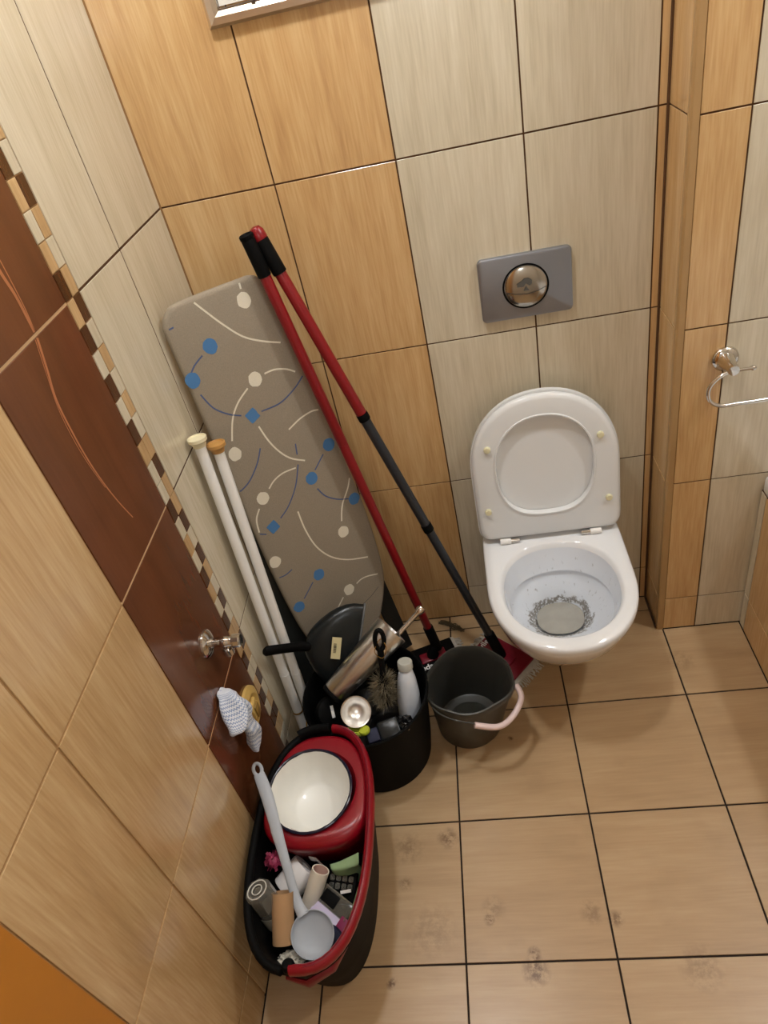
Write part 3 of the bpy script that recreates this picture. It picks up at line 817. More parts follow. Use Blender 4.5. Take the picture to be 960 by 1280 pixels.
obj('locking_rail', board_bar(.03, .30, .03, .70, .02, -.023, -.034), M_DARKMETAL, ib)

# ------------------------------------------------------------------ two white rods in front of it
def rod(p0, p1, r, capm, label, collar):
    p0, p1 = V(p0), V(p1); ax = (p1 - p0).normalized(); L = (p1 - p0).length
    t = thing('curtain_rod', label, 'rod', p0, 'white rods leaning on the left wall')
    obj('rod_tube', bm_lathe([(0, 0), (r, 0), (r, L * .30), (r * .93, L * .301), (r * .93, L - .016), (0, L - .016)], p0, ax, 20), M_WHITEP, t)
    if collar: obj('collar', bm_lathe([(r * .95, L * .155), (r * 1.1, L * .155), (r * 1.1, L * .16), (r * .95, L * .16)], p0, ax, 20), M_BRASS, t)
    cp = obj('end_cap', bm_lathe([(0, L - .0155), (r * 1.05, L - .0155), (r * 1.25, L - .006), (r * 1.62, L - .002), (r * 1.62, L + .005), (r * 1.35, L + .006), (r * 1.25, L + .003), (0, L + .003)], p0, ax, 24), capm, t)
    return t
rod((.030, -.430, .0), (.024, -.320, .945), .0125, M_IVORY, 'white rod with ivory end cap, left of the two', True)
rod((.0555, -.424, .0), (.0500, -.302, .915), .0125, M_WOODCAP, 'white rod with tan end cap, right of the two', True)

# ------------------------------------------------------------------ lettering
def lettering(text, size, M, m, parent, name='lettering', bold=0.0):
    cu = bpy.data.curves.new(name, 'FONT'); cu.body = text; cu.size = size; cu.align_x = 'CENTER'; cu.align_y = 'CENTER'; cu.extrude = .0002; cu.offset = bold
    tmp = bpy.data.objects.new('tmp', cu); COL.objects.link(tmp)
    dg = bpy.context.evaluated_depsgraph_get()
    me = bpy.data.meshes.new_from_object(tmp.evaluated_get(dg))
    bpy.data.objects.remove(tmp)
    me.transform(M); me.transform(Matrix.Translation(-origin(parent)))
    me.materials.clear(); me.materials.append(m); me.name = name
    o = bpy.data.objects.new(name, me); COL.objects.link(o); o.parent = parent
    return o

# ------------------------------------------------------------------ two flat mops
def mop(p0, p1, secs, tipm, label, ctr, dirx, hl, hw, plate_m, alt):
    p0, p1 = V(p0), V(p1); L = (p1 - p0).length; ax = (p1 - p0).normalized()
    t = thing('flat_mop', label, 'mop', (ctr[0], ctr[1], 0), 'flat mops leaning in the corner')
    for (nm, a, b, r, m) in secs:
        obj(nm, bm_lathe([(0, a * L), (r * .97, a * L), (r, a * L + .002), (r, b * L - .002), (r * .97, b * L), (0, b * L)], p0, ax, 18), m, t)
    # round tip
    r = secs[-1][3]
    obj('pole_tip', bm_lathe([(r, L), (r * 1.04, L + .004), (r * 1.0, L + .016), (r * .7, L + .024), (0, L + .027)] if tipm is M_REDPOLE else [(r, L), (r * 1.06, L + .002), (r * 1.06, L + .008), (r * .9, L + .010), (r * .6, L + .006), (0, L + .006)], p0, ax, 18), tipm, t)
    dx = V((dirx[0], dirx[1], 0)).normalized(); dy = V((-dx.y, dx.x, 0)); c = V((ctr[0], ctr[1], 0))
    M = basis(c, dx, dy, (0, 0, 1))
    obj('plate', bm_box((-hl, -hw, .014), (hl, hw, .024), .004, M), plate_m, t)
    obj('plate_rib', bm_box((-hl * .55, -hw * .35, .0242), (hl * .55, hw * .35, .032), .003, M), alt, t)
    obj('mop_pad', bm_box((-hl - .012, -hw - .008, .0015), (hl + .012, hw + .008, .0135), .005, M), M_FRINGE, t)
    fr = bmesh.new()
    rr = random.Random(5)
    for side in (-1, 1):
        for k in range(26):
            y = -hw + (k + .5) * 2 * hw / 26
            q0 = M @ V((side * (hl + .008), y, .010)); q1 = M @ V((side * (hl + .018), y + rr.uniform(-.004, .004), .008)); q2 = M @ V((side * (hl + .022 + rr.uniform(0, .010)), y + rr.uniform(-.006, .006), .003))
            bm_tube([q0, q1, q2], [.0022, .002, .0015], 5, bm=fr)
    f = obj('fringe', fr, M_FRINGE, t); f['kind'] = 'stuff'
    obj('swivel', bm_tube([c + V((0, 0, .0325)), c + V((0, 0, .044)), p0 + ax * .02], [.018, .016, .0135], 14), M_BLACK, t)
    return t, M
p0 = V((.390, -.163, .050)); p1 = V((.2003, -.1400, 1.262))
t, M = mop(p0, p1, [('socket', .0, .075, .0145, M_BLACK), ('pole', .0755, .60, .0115, M_REDPOLE), ('pole_upper', .6005, .938, .0120, M_REDPOLE), ('grip', .9385, 1.0, .0140, M_BLACK)], M_BLACK,
        'flat mop with red pole and open black top grip', (.374, -.172), (.947, .321), .070, .050, M_BLACK, M_MAROON)
lettering('vileda', .026, M @ Matrix.Translation((-.040, -.030, .0246)) @ Matrix.Rotation(0, 4, 'Z'), M_WHITEP, t, bold=.0006)
p0 = V((.565, -.197, .050)); p1 = V((.2200, -.1210, 1.252))
mop2, M = mop(p0, p1, [('socket', .0, .06, .0150, M_BLACK), ('pole', .0605, .375, .0112, M_NAVYPOLE), ('pole_joint', .3755, .392, .0135, M_BLACK), ('pole', .3925, .650, .0118, M_NAVYPOLE), ('pole_joint', .6505, .664, .0138, M_BLACK), ('pole_upper', .6645, .942, .0125, M_REDPOLE), ('grip', .9425, 1.0, .0150, M_BLACK)], M_REDPOLE,
        'flat mop with red and dark pole and closed red tip', (.566, -.195), (.743, -.668), .080, .054, M_MAROON, M_MAROON)
lettering('vileda', .026, M @ Matrix.Translation((-.066, .022, .0246)) @ Matrix.Rotation(PI / 2, 4, 'Z'), M_WHITEP, mop2, bold=.0006)

# dusty strand of yarn on the floor against the back wall
bm = bmesh.new(); rr = random.Random(11)
for k in range(46):
    f0 = rr.random() * .7
    a = V((.389, -.016, 0)).lerp(V((.470, -.068, 0)), f0); b = V((.389, -.016, 0)).lerp(V((.470, -.068, 0)), min(1, f0 + .3))
    j = lambda s: V((rr.uniform(-s, s), rr.uniform(-s, s) * .6, 0))
    q0, q1, q2 = a + j(.009), (a + b) / 2 + j(.012), b + j(.008)
    for q, z in ((q0, .002), (q1, .004 + rr.random() * .006), (q2, .002)): q.z = z
    bm_tube(spline([q0, q1, q2], 4), .0013, 5, bm=bm)
o = obj('yarn_strand', bm, M_DIRT, None, loc=(.43, -.04, 0)); tag(o, 'dusty clump of mop yarn on the floor by back wall', 'dirt'); o['kind'] = 'stuff'

# ------------------------------------------------------------------ grey pail
RZ = .207
rim = [(.374, -.384), (.440, -.300), (.526, -.304), (.588, -.362), (.598, -.458), (.486, -.520), (.386, -.474)]
def pail_loop(f, z, s=1.0):
    """f=0 bottom circle, f=1 rim polygon"""
    rp = [V((a, b, 0)) for a, b in rim]; pts = []
    for i, p in enumerate(rp):                       # straight sides, rounded corners
        a_, b_ = rp[i - 1], rp[(i + 1) % len(rp)]
        q0, q2 = p.lerp(a_, .38), p.lerp(b_, .38)
        for k in range(8):
            t_ = k / 7; pts.append(q0 * (1 - t_) ** 2 + p * (2 * t_ * (1 - t_)) + q2 * t_ ** 2)
    cr, cb = V((.478, -.402, 0)), V((.466, -.385, 0))
    out = []
    for p in pts:
        d = (p - cr); q_r = cr + d * s
        q_b = cb + d.normalized() * (.086 * s)
        q = q_b.lerp(q_r, f); out.append(V((q.x, q.y, z)))
    return out
pail = thing('pail', 'grey plastic pail with pale pink handle before the mops', 'bucket', (.466, -.385, 0))
obj('pail_body', bm_loft([pail_loop(0, .0, .94), pail_loop(0, .003, .99), pail_loop(.45, .10), pail_loop(.90, RZ - .022), pail_loop(.90, RZ - .0215, 1.035), pail_loop(.97, RZ - .006, 1.04), pail_loop(1, RZ, 1.02), pail_loop(1, RZ + .001, .985), pail_loop(.98, RZ - .006, .955), pail_loop(.85, RZ - .03, .955), pail_loop(.42, .10, .95), pail_loop(.02, .008, .95), pail_loop(0, .006, .90)], True, True), M_GREYPAIL, pail, angle=55)
w = obj('water_puddle', bm_loft([pail_loop(.05, .0085, .66), pail_loop(.05, .0105, .62)], False, True), M_WATER, None, loc=(.466, -.385, .01)); tag(w, 'thin puddle of water at the bottom of the grey pail', 'water')
pv1, pv2 = V((.384, -.452, RZ - .010)), V((.600, -.430, RZ - .010))
Pb = spline([pv2, pv2 + V((.008, -.030, -.012)), V((.582, -.502, RZ - .034)), V((.545, -.530, RZ - .03)), V((.492, -.534, RZ - .010))], 8)
obj('handle_grip', bm_tube(Pb, .0075, 12), M_PINK, pail)
Pw = spline([V((.494, -.5305, RZ - .010)), V((.440, -.512, RZ - .012)), V((.402, -.486, RZ - .012)), pv1], 8)
obj('handle_wire', bm_tube(Pw, .0022, 8), M_GREYPAIL, pail)

# ------------------------------------------------------------------ black bin of cleaning tools
BC = V((.233, -.448, 0)); BH = .25
binn = thing('cleaning_bin', 'round black plastic bucket packed with brushes and cleaning tools', 'bucket', BC)
obj('bin_body', bm_lathe([(0, 0), (.122, 0), (.127, .003), (.135, .06), (.152, BH - .012), (.157, BH - .010), (.158, BH), (.155, BH + .003), (.151, BH - .001), (.148, BH - .02), (.131, .06), (.124, .006), (0, .006)], BC, (0, 0, 1), 56), M_BLACK, binn)
Pw = spline([BC + V((-.120, .103, BH - .015)), BC + V((-.160, .05, BH - .045)), BC + V((-.166, -.02, BH - .075)), BC + V((-.145, -.085, BH - .06)), BC + V((-.110, -.119, BH - .015))], 9)
obj('handle_wire', bm_tube(Pw, .0018, 8), M_BRASS, binn)
bm = bmesh.new(); rings = []
for r_, z_ in ((.128, .05), (.128, .14), (.110, .150), (.08, .155), (.04, .15), (.01, .15)):
    rings.append([BC + V((r_ * .98 * math.cos(2 * PI * k / 40), r_ * .98 * math.sin(2 * PI * k / 40), z_)) for k in range(40)])
bm_loft(rings, True, True, bm=bm)
for v in bm.verts:
    if v.co.z > .1: v.co.z += noise.noise(v.co * 28) * .022
o = obj('black_bag', bm, M_BAG, None, loc=BC + V((0, 0, .05)), angle=25); tag(o, 'crumpled black plastic bag deep inside the black bucket', 'bag')

# dustpan: fan-shaped shell, underside towards the camera, handle to the left
H = V((.100, -.366, .350)); m1 = V((.283, -.312, .392)); m2 = V((.160, -.420, .222))
dp = thing('dustpan', 'glossy black dustpan with barcode sticker leaning in the black bucket', 'dustpan', m2)
mid = (m1 + m2) / 2; axd = (mid - H).normalized()
side = (m1 - m2); side = (side - axd * side.dot(axd)).normalized(); nrm = axd.cross(side)
if nrm.dot(CAM_LOC - H) < 0: nrm = -nrm
Ln = (mid - H).length; Wm = (m1 - m2).length / 2
def dsec(t, d0=0.0, inset=0.0):
    """cross-section of the shell at t along handle -> mouth"""
    w = Wm * (0.17 + 0.83 * math.sin(min(1, t * 1.12) * PI / 2) ** .75) - inset
    hgt = .048 * (1 - .55 * t) * (0.62 + .38 * math.sin(min(1, t * 2.2) * PI / 2)) - inset
    out = []
    for k in range(17):
        a = PI * k / 16
        c_, s_ = math.cos(a), math.sin(a)
        out.append(H + axd * (t * Ln) + side * (w * math.copysign(abs(c_) ** .8, c_)) + nrm * (hgt * s_ ** .7 - .012 + d0))
    return out
ts = [0.0, .05, .12, .22, .36, .5, .65, .8, .92, 1.0]
sec_o = [dsec(t) for t in ts]
sec_i = [dsec(t, 0, .0028) for t in reversed(ts[1:])]
bm = bm_loft(sec_o + sec_i, True, True, closed=False)
shell = obj('pan_shell', bm, M_BLACKG, dp, angle=50)
lipb = bm_tube([dsec(1.0, 0, -.001)[k] + axd * .002 for k in range(17)], .0028, 8)
obj('mouth_lip', lipb, mat('smoky_lip', srgb(96, 98, 98), 0.35), dp)
hd = (V((.031, -.434, .420)) - H)
obj('handle', bm_tube([H + axd * .012 + nrm * .012, H + hd * .2 + nrm * .010, H + hd * .6 + nrm * .008, H + hd + nrm * .008, H + hd * 1.05 + nrm * .008], [.0135, .0135, .0130, .0135, .009], 14, flat=.75), M_BLACK, dp)
stc = H + axd * (.58 * Ln) + nrm * .0325 + side * .012
sx_ = (axd * .05 + side * -1).normalized(); sx_ = (sx_ - nrm * sx_.dot(nrm)).normalized(); sy_ = nrm.cross(sx_)
M = basis(stc, sx_, sy_, nrm)
st = obj('sticker', bm_box((-.028, -.0115, -.0006), (.028, .0115, .0002), 0, M), M_STICKER, dp, smooth=False)
bm = bmesh.new(); xx = -.012
rr = random.Random(2)
while xx < .013:
    w_ = rr.choice((.0006, .0010, .0016)); bm_box((xx, -.0065, .0003), (xx + w_, .0005, .0005), 0, M, bm); xx += w_ + rr.choice((.0007, .0012))
obj('barcode', bm, M_INK, st, smooth=False)

# steel brush holder lying across the bucket with its brush sticking out
A = V((.163, -.462, .272)); B = V((.318, -.352, .356)); ax = (B - A).normalized(); L = (B - A).length
bh = thing('brush_holder', 'tapered stainless steel toilet brush holder lying across the black bucket', 'brush holder', A)
obj('holder_body', bm_lathe([(0, 0), (.029, 0), (.031, .003), (.044, L - .004), (.0445, L), (.0415, L), (.041, L - .004), (.029, .004), (0, .004)], A, ax, 40), M_STEEL, bh)
obj('base_ring', bm_lathe([(0, -.010), (.028, -.010), (.0315, -.006), (.0315, .001), (.0295, .001)], A, ax, 32), M_BLACK, bh)
x_, y_, _ = frame_from(ax)
offd = V((.55, -.60, -.58)); offd = (offd - ax * offd.dot(ax)).normalized()
tb = thing('toilet_brush', 'chrome handle of a toilet brush sticking out of its steel holder', 'brush', B)
q0 = B + offd * .020
obj('handle', bm_lathe([(0, -.02), (.0065, -.02), (.0065, .070), (.009, .074), (.0115, .082), (.0095, .090), (0, .093)], q0, ax, 18), M_CHROME, tb)
obj('splash_disc', bm_lathe([(0, -.010), (.019, -.010), (.019, -.004), (0, -.002)], q0, ax, 28), M_BLACK, tb)
obj('brush_head', bm_lathe([(0, -.085), (.014, -.08), (.0155, -.03), (.010, -.0205), (0, -.0203)], q0, ax, 20), M_BRISTLE, tb)

# black round bristle brush, handle upwards
c0 = V((.288, -.462, .285)); htop = V((.300, -.414, .415))
bb = thing('bristle_brush', 'round dark bristle brush with looped black handle standing in bucket', 'brush', c0 - V((0, 0, .1)))
axb = (htop - c0).normalized(); xb, yb, _ = frame_from(axb)
bris = bmesh.new(); rr = random.Random(4)
for k in range(1500):
    d = V((rr.gauss(0, 1), rr.gauss(0, 1), rr.gauss(0, 1))).normalized()
    dd = xb * d.x + yb * d.y + axb * (d.z * .9)
    s0 = c0 - axb * rr.uniform(.0, .055) + axb * .015; base = s0 + dd * .006; tip = s0 + dd * rr.uniform(.034, .047)
    if tip.z < .18 or (V((tip.x, tip.y, 0)) - BC).length > .143: continue
    perp = dd.cross(V((rr.random(), rr.random(), rr.random()))).normalized() * .0006
    mid_ = (base + tip) / 2 + V((rr.uniform(-1, 1), rr.uniform(-1, 1), rr.uniform(-1, 1))) * .004
    a1, a2, b1, b2, cc_ = [bris.verts.new(q) for q in (base - perp, base + perp, mid_ - perp, mid_ + perp, tip)]
    bris.faces.new((a1, a2, b2, b1)); bris.faces.new((b1, b2, cc_))
o = obj('bristles', bris, M_BRISTLE, bb, smooth=False); o['kind'] = 'stuff'
obj('brush_core', bm_lathe([(0, -.055), (.012, -.05), (.017, -.02), (.015, .012), (.008, .022), (0, .024)], c0, axb, 18), M_BLACK, bb)
Hh = (htop - c0).length
obj('handle', bm_tube([c0 + axb * .015, c0 + axb * .05, c0 + axb * (Hh - .045)], [.008, .007, .008], 12), M_BLACK, bb)
loopc = c0 + axb * (Hh - .018)
fx = axb.cross(CAM_LOC - loopc).normalized()
P = [loopc + fx * (.0105 * math.cos(a)) + axb * (.026 * math.sin(a)) for a in [2 * PI * k / 24 for k in range(24)]]
obj('hanging_eye', bm_tube(P, .0058, 10, True), M_BLACK, bb)
P = spline([loopc + axb * .002 + fx * .002, loopc + fx * .014 - axb * .02 + (CAM_LOC - loopc).normalized() * .010, loopc - axb * .048 + fx * .004 + (CAM_LOC - loopc).normalized() * .012, loopc - axb * .03 - fx * .014 + (CAM_LOC - loopc).normalized() * .010], 8, True)
obj('wire_loop', bm_tube(P, .0009, 6, True), M_BRASS, bb)

# milky plastic bottle
b0 = V((.328, -.474, .105)); b1 = V((.343, -.418, .312)); ax = (b1 - b0).normalized(); L = (b1 - b0).length
bt = thing('plastic_bottle', 'milky white plastic bottle with grey screw cap in black bucket', 'bottle', b0)
obj('bottle_body', bm_lathe([(0, 0), (.026, 0), (.029, .004), (.029, L * .45), (.0275, L * .58), (.0225, L * .76), (.017, L * .87), (.0135, L * .90), (.0135, L * .93)], b0, ax, 28), M_BOTTLE, bt)
obj('bottle_cap', bm_lathe([(.0172, L * .905), (.0185, L * .91), (.0182, L - .002), (.0165, L), (.0, L)], b0, ax, 24), M_CAPG, bt)

# steel ladle, its bowl turned to the camera
lc = V((.217, -.515, .262)); la = (CAM_LOC - lc + V((.25, -.1, .2))).normalized()
ld = thing('steel_ladle', 'shiny stainless steel ladle, bowl upwards, in the black bucket', 'ladle', lc)
obj('ladle_bowl', bm_lathe([(.0, -.016), (.008, -.0155), (.014, -.0135), (.020, -.010), (.026, -.0045), (.031, .003), (.0335, .009), (.0365, .0105), (.036, .0085), (.0335, .001), (.026, -.0085), (.014, -.0165), (0, -.0185)], lc, la, 40), mat('polished_steel', srgb(232, 230, 226), 0.30, 1.0, var=0.02), ld)
obj('handle', bm_tube(spline([lc + V((.022, .020, .0)), lc + V((.032, .05, -.02)), lc + V((.03, .075, -.075))], 6), .0042, 10), M_STEEL, ld)

# black lid with a white sticker, on its edge at the left
kc = V((.147, -.487, .232)); ka = V((.60, -.55, .58)).normalized()
kd = thing('scrub_pad', 'round black pad with white sticker at left inside black bucket', 'scrub pad', kc)
obj('pad_disc', bm_lathe([(0, .010), (.030, .010), (.036, .007), (.038, .0), (.038, -.008), (.035, -.008), (.034, .003), (0, .004)], kc, ka, 40), M_BLACK, kd)
x_, y_, _ = frame_from(ka)
dirs = (V((.030, -.06, -.02)) - ka * V((.030, -.06, -.02)).dot(ka)).normalized()
M = basis(kc + ka * .0102, dirs, ka.cross(dirs), ka)
obj('sticker', bm_box((-.016, -.004, 0), (.014, .004, .0004), 0, M), M_WHITEP, kd, smooth=False)

# lime green comb-like scraper, navy pouch, black charger box, chrome fitting, black crumple
g0, g1 = V((.178, -.543, .226)), V((.236, -.551, .236)); gd = (g1 - g0).normalized(); gs = V((0, 0, 1)).cross(gd).normalized(); gu = gd.cross(gs)
lg = thing('lime_brush', 'lime green plastic cleaning comb at front of the black bucket', 'cleaning comb', g0)
M = basis(g0, gd, gs, gu)
L = (g1 - g0).length
obj('comb_head', bm_lathe([(0, -.005), (.011, -.005), (.013, -.002), (.013, .003), (.011, .006), (0, .006)], M @ V((L, 0, 0)), gu, 24), M_LIME, lg)
for k in range(5):
    obj('prong', bm_box((-.003 + .002 * k, -.0110 + k * .0047, -.002), (L - .004, -.0082 + k * .0047, .0025), .0008, M), M_LIME, lg)
obj('comb_back', bm_box((.012, -.012, -.0050), (L - .002, .0125, -.0024), .0008, M), mat('olive_plastic', srgb(132, 140, 34), 0.4), lg)
def boxthing(name, label, cat, c_, dx, dz, size, m, bev, extra=None):
    dx = V(dx).normalized(); dz = V(dz); dz = (dz - dx * dz.dot(dx)).normalized(); M_ = basis(c_, dx, dz.cross(dx), dz)
    s = V(size) / 2
    if extra is None:
        o_ = obj(name, bm_box(-s, s, bev, M_), m, None, loc=c_, angle=30); tag(o_, label, cat); return o_
    t_ = thing(name, label, cat, c_)
    obj(extra, bm_box(-s, s, bev, M_), m, t_, angle=30)
    return t_, M_
boxthing('navy_pouch', 'small navy pouch behind the lime comb in the bucket', 'pouch', (.252, -.552, .205), (.9, .3, 0), (.1, -.3, 1), (.03, .034, .05), M_NAVY, .005)
t_, M_ = boxthing('charcoal_box', 'charcoal plastic box with grey rim at front of black bucket', 'box', (.291, -.533, .203), (.96, .25, .1), (-.1, -.45, 1), (.052, .046, .05), M_BLACKG, .006, 'box_body')
obj('rim_band', bm_tube([M_ @ V(p) for p in ((-.026, -.022, .012), (-.012, -.0245, .015), (.012, -.0245, .015), (.024, -.0225, .008))], .0016, 8), M_CAPG, t_)
o = obj('chrome_fitting', bm_lathe([(0, 0), (.005, 0), (.005, .012), (.008, .013), (.008, .020), (.004, .021), (.004, .030), (0, .030)], V((.322, -.532, .222)), V((.5, -.6, .3)), 14), M_CHROME, None, loc=(.325, -.54, .21)); tag(o, 'tiny bright chrome fitting between box and bottle', 'fitting')
bm = bmesh.new(); bmesh.ops.create_icosphere(bm, subdivisions=3, radius=1)
for v in bm.verts:
    n_ = v.co.normalized(); v.co = V((.326, -.515, .200)) + V((n_.x * .022, n_.y * .016, n_.z * .026)) * (1 + .35 * noise.noise(n_ * 3.2))
o = obj('crumpled_wrapper', bm, M_BAG, None, loc=(.326, -.515, .2), angle=20); tag(o, 'crumpled black wrapper at the right front of the bucket', 'wrapper')

# ------------------------------------------------------------------ oval mop bucket with red wringer
KC = V((.147, -.812, 0)); KH = .262
def oval(hw, hl, z, cx=KC.x, cy=KC.y, n=72, p=2.55):
    out = []
    for k in range(n):
        a = 2 * PI * k / n; c_, s_ = math.cos(a), math.sin(a)
        out.append(V((cx + hw * math.copysign(abs(c_) ** (2 / p), c_), cy + hl * math.copysign(abs(s_) ** (2 / p), s_), z)))
    return out
mb = thing('mop_bucket', 'long oval black mop bucket with red wringer and red handle', 'bucket', KC)
obj('bucket_body', bm_loft([oval(.083, .184, 0), oval(.087, .188, .003), oval(.104, .217, .12), oval(.1190, .240, KH - .02), oval(.1245, .2475, KH - .018), oval(.1255, .2490, KH - .004), oval(.1240, .2465, KH), oval(.1195, .2395, KH), oval(.1170, .2365, KH - .006), oval(.1130, .2290, KH - .04), oval(.1000, .2130, .12), oval(.0830, .184, .008), oval(.075, .17, .006)], True, True), M_BLACK, mb, angle=50)
# wringer: red insert filling the back half, round opening, front wall dropping into the bucket
wc = V((.140, -.712, 0))
def wr_ring(r, z, k=1.0, n=72):
    return [wc + V((r * math.cos(2 * PI * j / n), r * math.sin(2 * PI * j / n), z)) for j in range(n)]
def wr_outer(ins, z, yfront=-.832, n=72):
    out = []
    for j in range(n):
        a = 2 * PI * j / n; c_, s_ = math.cos(a), math.sin(a)
        # intersect of the bucket's inner oval (back) and a bulging front
        hw, hl = .1150 - ins, .2360 - ins
        p = 2.55
        x = KC.x + hw * math.copysign(abs(c_) ** (2 / p), c_)
        if s_ >= 0: y = -.74 + (KC.y + hl + .74) * abs(s_) ** (2 / 2.1)
        else: y = -.74 - (-.74 - yfront - ins) * abs(s_) ** (2 / 3.0)
        out.append(V((x, y, z)))
    return out
obj('wringer', bm_loft([wr_outer(.022, .130, -.822), wr_outer(.016, .165, -.826), wr_outer(.006, .215, -.833), wr_outer(.001, .250, -.838), wr_outer(.0005, .262, -.836), wr_outer(.006, .272, -.828), wr_outer(.012, .274, -.822), wr_ring(.0945, .272), wr_ring(.0895, .262), wr_ring(.077, .200), wr_ring(.064, .15)], True, True), M_RED, mb, angle=50)
# black hinge block and red handle band folded down along the right rim
Ph = []
for k in range(25):
    a = math.radians(83 - 175 * k / 24); c_, s_ = math.cos(a), math.sin(a); p = 2.55
    Ph.append(V((KC.x + .1235 * math.copysign(abs(c_) ** (2 / p), c_), KC.y + .2480 * math.copysign(abs(s_) ** (2 / p), s_), KH + .012)))
obj('handle_band', bm_tube(Ph, .0145, 12, flat=.62, up=(0, 0, 1)), M_RED, mb)
Pg = [p + V((0, 0, .0125)) for p in Ph[1:-1]]
obj('handle_groove', bm_tube([q + V((0, 0, .001)) for q in Pg], .0022, 6), M_MAROON, mb)
Pk = []
for k in range(15):
    a = math.radians(112 - 26 * k / 14); c_, s_ = math.cos(a), math.sin(a); p = 2.55
    Pk.append(V((KC.x + .1245 * math.copysign(abs(c_) ** (2 / p), c_), KC.y + .2490 * math.copysign(abs(s_) ** (2 / p), s_), KH + .012)))
obj('hinge_block', bm_tube(Pk, .0150, 12, flat=.66, up=(0, 0, 1)), M_BLACK, mb)
obj('hinge_block', bm_lathe([(0, 0), (.010, 0), (.012, .004), (.012, .014), (.009, .019), (0, .020)], V((KC.x - .012, KC.y - .242, KH + .004)), (0, 0.1, 1), 20), M_BLACK, mb)
Pl = []
for k in range(21):
    a = math.radians(112 + 150 * k / 20); c_, s_ = math.cos(a), math.sin(a); p = 2.55
    Pl.append(V((KC.x + .1235 * math.copysign(abs(c_) ** (2 / p), c_), KC.y + .2475 * math.copysign(abs(s_) ** (2 / p), s_), KH + .004)))
obj('black_rim', bm_tube(Pl, .0085, 10), M_BLACK, mb)
bm = bm_tube([V((.118, -1.055, KH - .035)), V((.160, -1.064, KH - .040)), V((.205, -1.045, KH - .030)), V((.235, -1.005, KH - .018))], [.008, .014, .013, .006], 10, flat=.4, up=(0, 0, 1))
obj('pouring_lip', bm, M_MAROON, mb)

# enamel bowl sitting in the wringer
ec = V((.137, -.722, .2735)); eax = V((.02, -.10, 1)).normalized()
eb = thing('enamel_bowl', 'white enamel bowl with chipped navy rim sitting in the red wringer', 'bowl', ec)
obj('bowl_body', bm_lathe([(0, -.078), (.048, -.078), (.056, -.074), (.074, -.04), (.0865, -.004), (.0905, .006), (.0885, .008), (.0845, .001), (.072, -.04), (.055, -.070), (.046, -.0742), (0, -.075)], ec + eax * .008, eax, 56), M_ENAMEL, eb)
x_, y_, _ = frame_from(eax)
P = []; rs = []
rr = random.Random(9)
for k in range(96):
    a = 2 * PI * k / 96
    P.append(ec + eax * .0155 + x_ * (.0905 * math.cos(a)) + y_ * (.0905 * math.sin(a))); rs.append(.0031 + .0012 * noise.noise(V((math.cos(a) * 5, math.sin(a) * 5, 0))) + .0007 * noise.noise(V((math.cos(a) * 16, math.sin(a) * 16, 3))))
obj('navy_rim', bm_tube(P, rs, 8, True), M_BLUERIM, eb)

# things thrown into the front half of the bucket
def crumple(name, c_, s, m, label, cat, seed, amp=.45, fr=2.6, par=None, ang=18):
    bm = bmesh.new(); bmesh.ops.create_icosphere(bm, subdivisions=4, radius=1)
    for v in bm.verts:
        n_ = v.co.normalized(); f = 1 + amp * noise.noise(n_ * fr + V((seed, 0, 0))) + amp * .4 * noise.noise(n_ * fr * 2.7 + V((0, seed, 0)))
        v.co = V(c_) + V((n_.x * s[0], n_.y * s[1], n_.z * s[2])) * f
    o_ = obj(name, bm, m, None, loc=c_, angle=ang); tag(o_, label, cat); return o_
bm = bmesh.new(); rings = []
for s_, z_ in ((.86, .02), (.86, .085), (.78, .105), (.5, .112), (.2, .11), (.05, .11)):
    rings.append([V((KC.x + (p.x - KC.x) * s_, -.925 + (p.y + .925) * s_, z_)) for p in [V((.147 + .090 * math.cos(2 * PI * k / 40), -.915 + .085 * math.sin(2 * PI * k / 40), 0)) for k in range(40)]])
bm_loft(rings, True, True, bm=bm)
for v in bm.verts:
    if v.co.z > .08: v.co.z += noise.noise(v.co * 30) * .018
o = obj('black_bag', bm, M_BAG, None, loc=(.151, -.925, .03), angle=25); tag(o, 'crumpled black plastic bag deep inside the oval mop bucket', 'bag')

def tubething(name, a, b, r, wall, m, label, cat):
    a, b = V(a), V(b); L_ = (b - a).length
    o_ = obj(name, bm_lathe([(r, 0), (r, L_), (r - wall, L_), (r - wall, 0), (r, 0)], a, b - a, 32), m, None, loc=a); tag(o_, label, cat); return o_
tubething('cardboard_tube', (.096, -.990, .204), (.096, -.916, .254), .0215, .0012, M_CARD, 'bare brown cardboard toilet roll tube in the mop bucket', 'tube')
a, b = V((.118, -.925, .155)), V((.163, -.866, .232))
t_ = thing('paper_tube', 'whitish paper-wrapped tube with pinkish hollow end in the mop bucket', 'tube', a)
L_ = (b - a).length
obj('tube_wall', bm_lathe([(.0175, 0), (.018, .002), (.018, L_), (.0155, L_)], a, b - a, 32), M_AGED, t_)
obj('tube_core', bm_lathe([(.0154, L_ - .0003), (.0150, L_ - .03), (0, L_ - .03)], a, b - a, 32), mat('pinkish_core', srgb(196, 160, 146), 0.8), t_)
a, b = V((.072, -.876, .170)), V((.112, -.840, .186)); b = a + (b - a).normalized() * .062
t_ = thing('paper_roll', 'small white toilet paper roll lying in the mop bucket', 'paper roll', a)
obj('roll', bm_lathe([(.012, 0), (.030, 0), (.0315, .003), (.0315, .059), (.030, .062), (.012, .062), (.012, 0)], a, b - a, 36), M_PAPER, t_)
obj('loose_sheet', bm_tube([a + V((.055, .050, .028)), a + V((.07, .046, .030)), a + V((.088, .030, .026))], .010, 8, flat=.15, up=(0, 0, 1)), M_PAPER, t_)
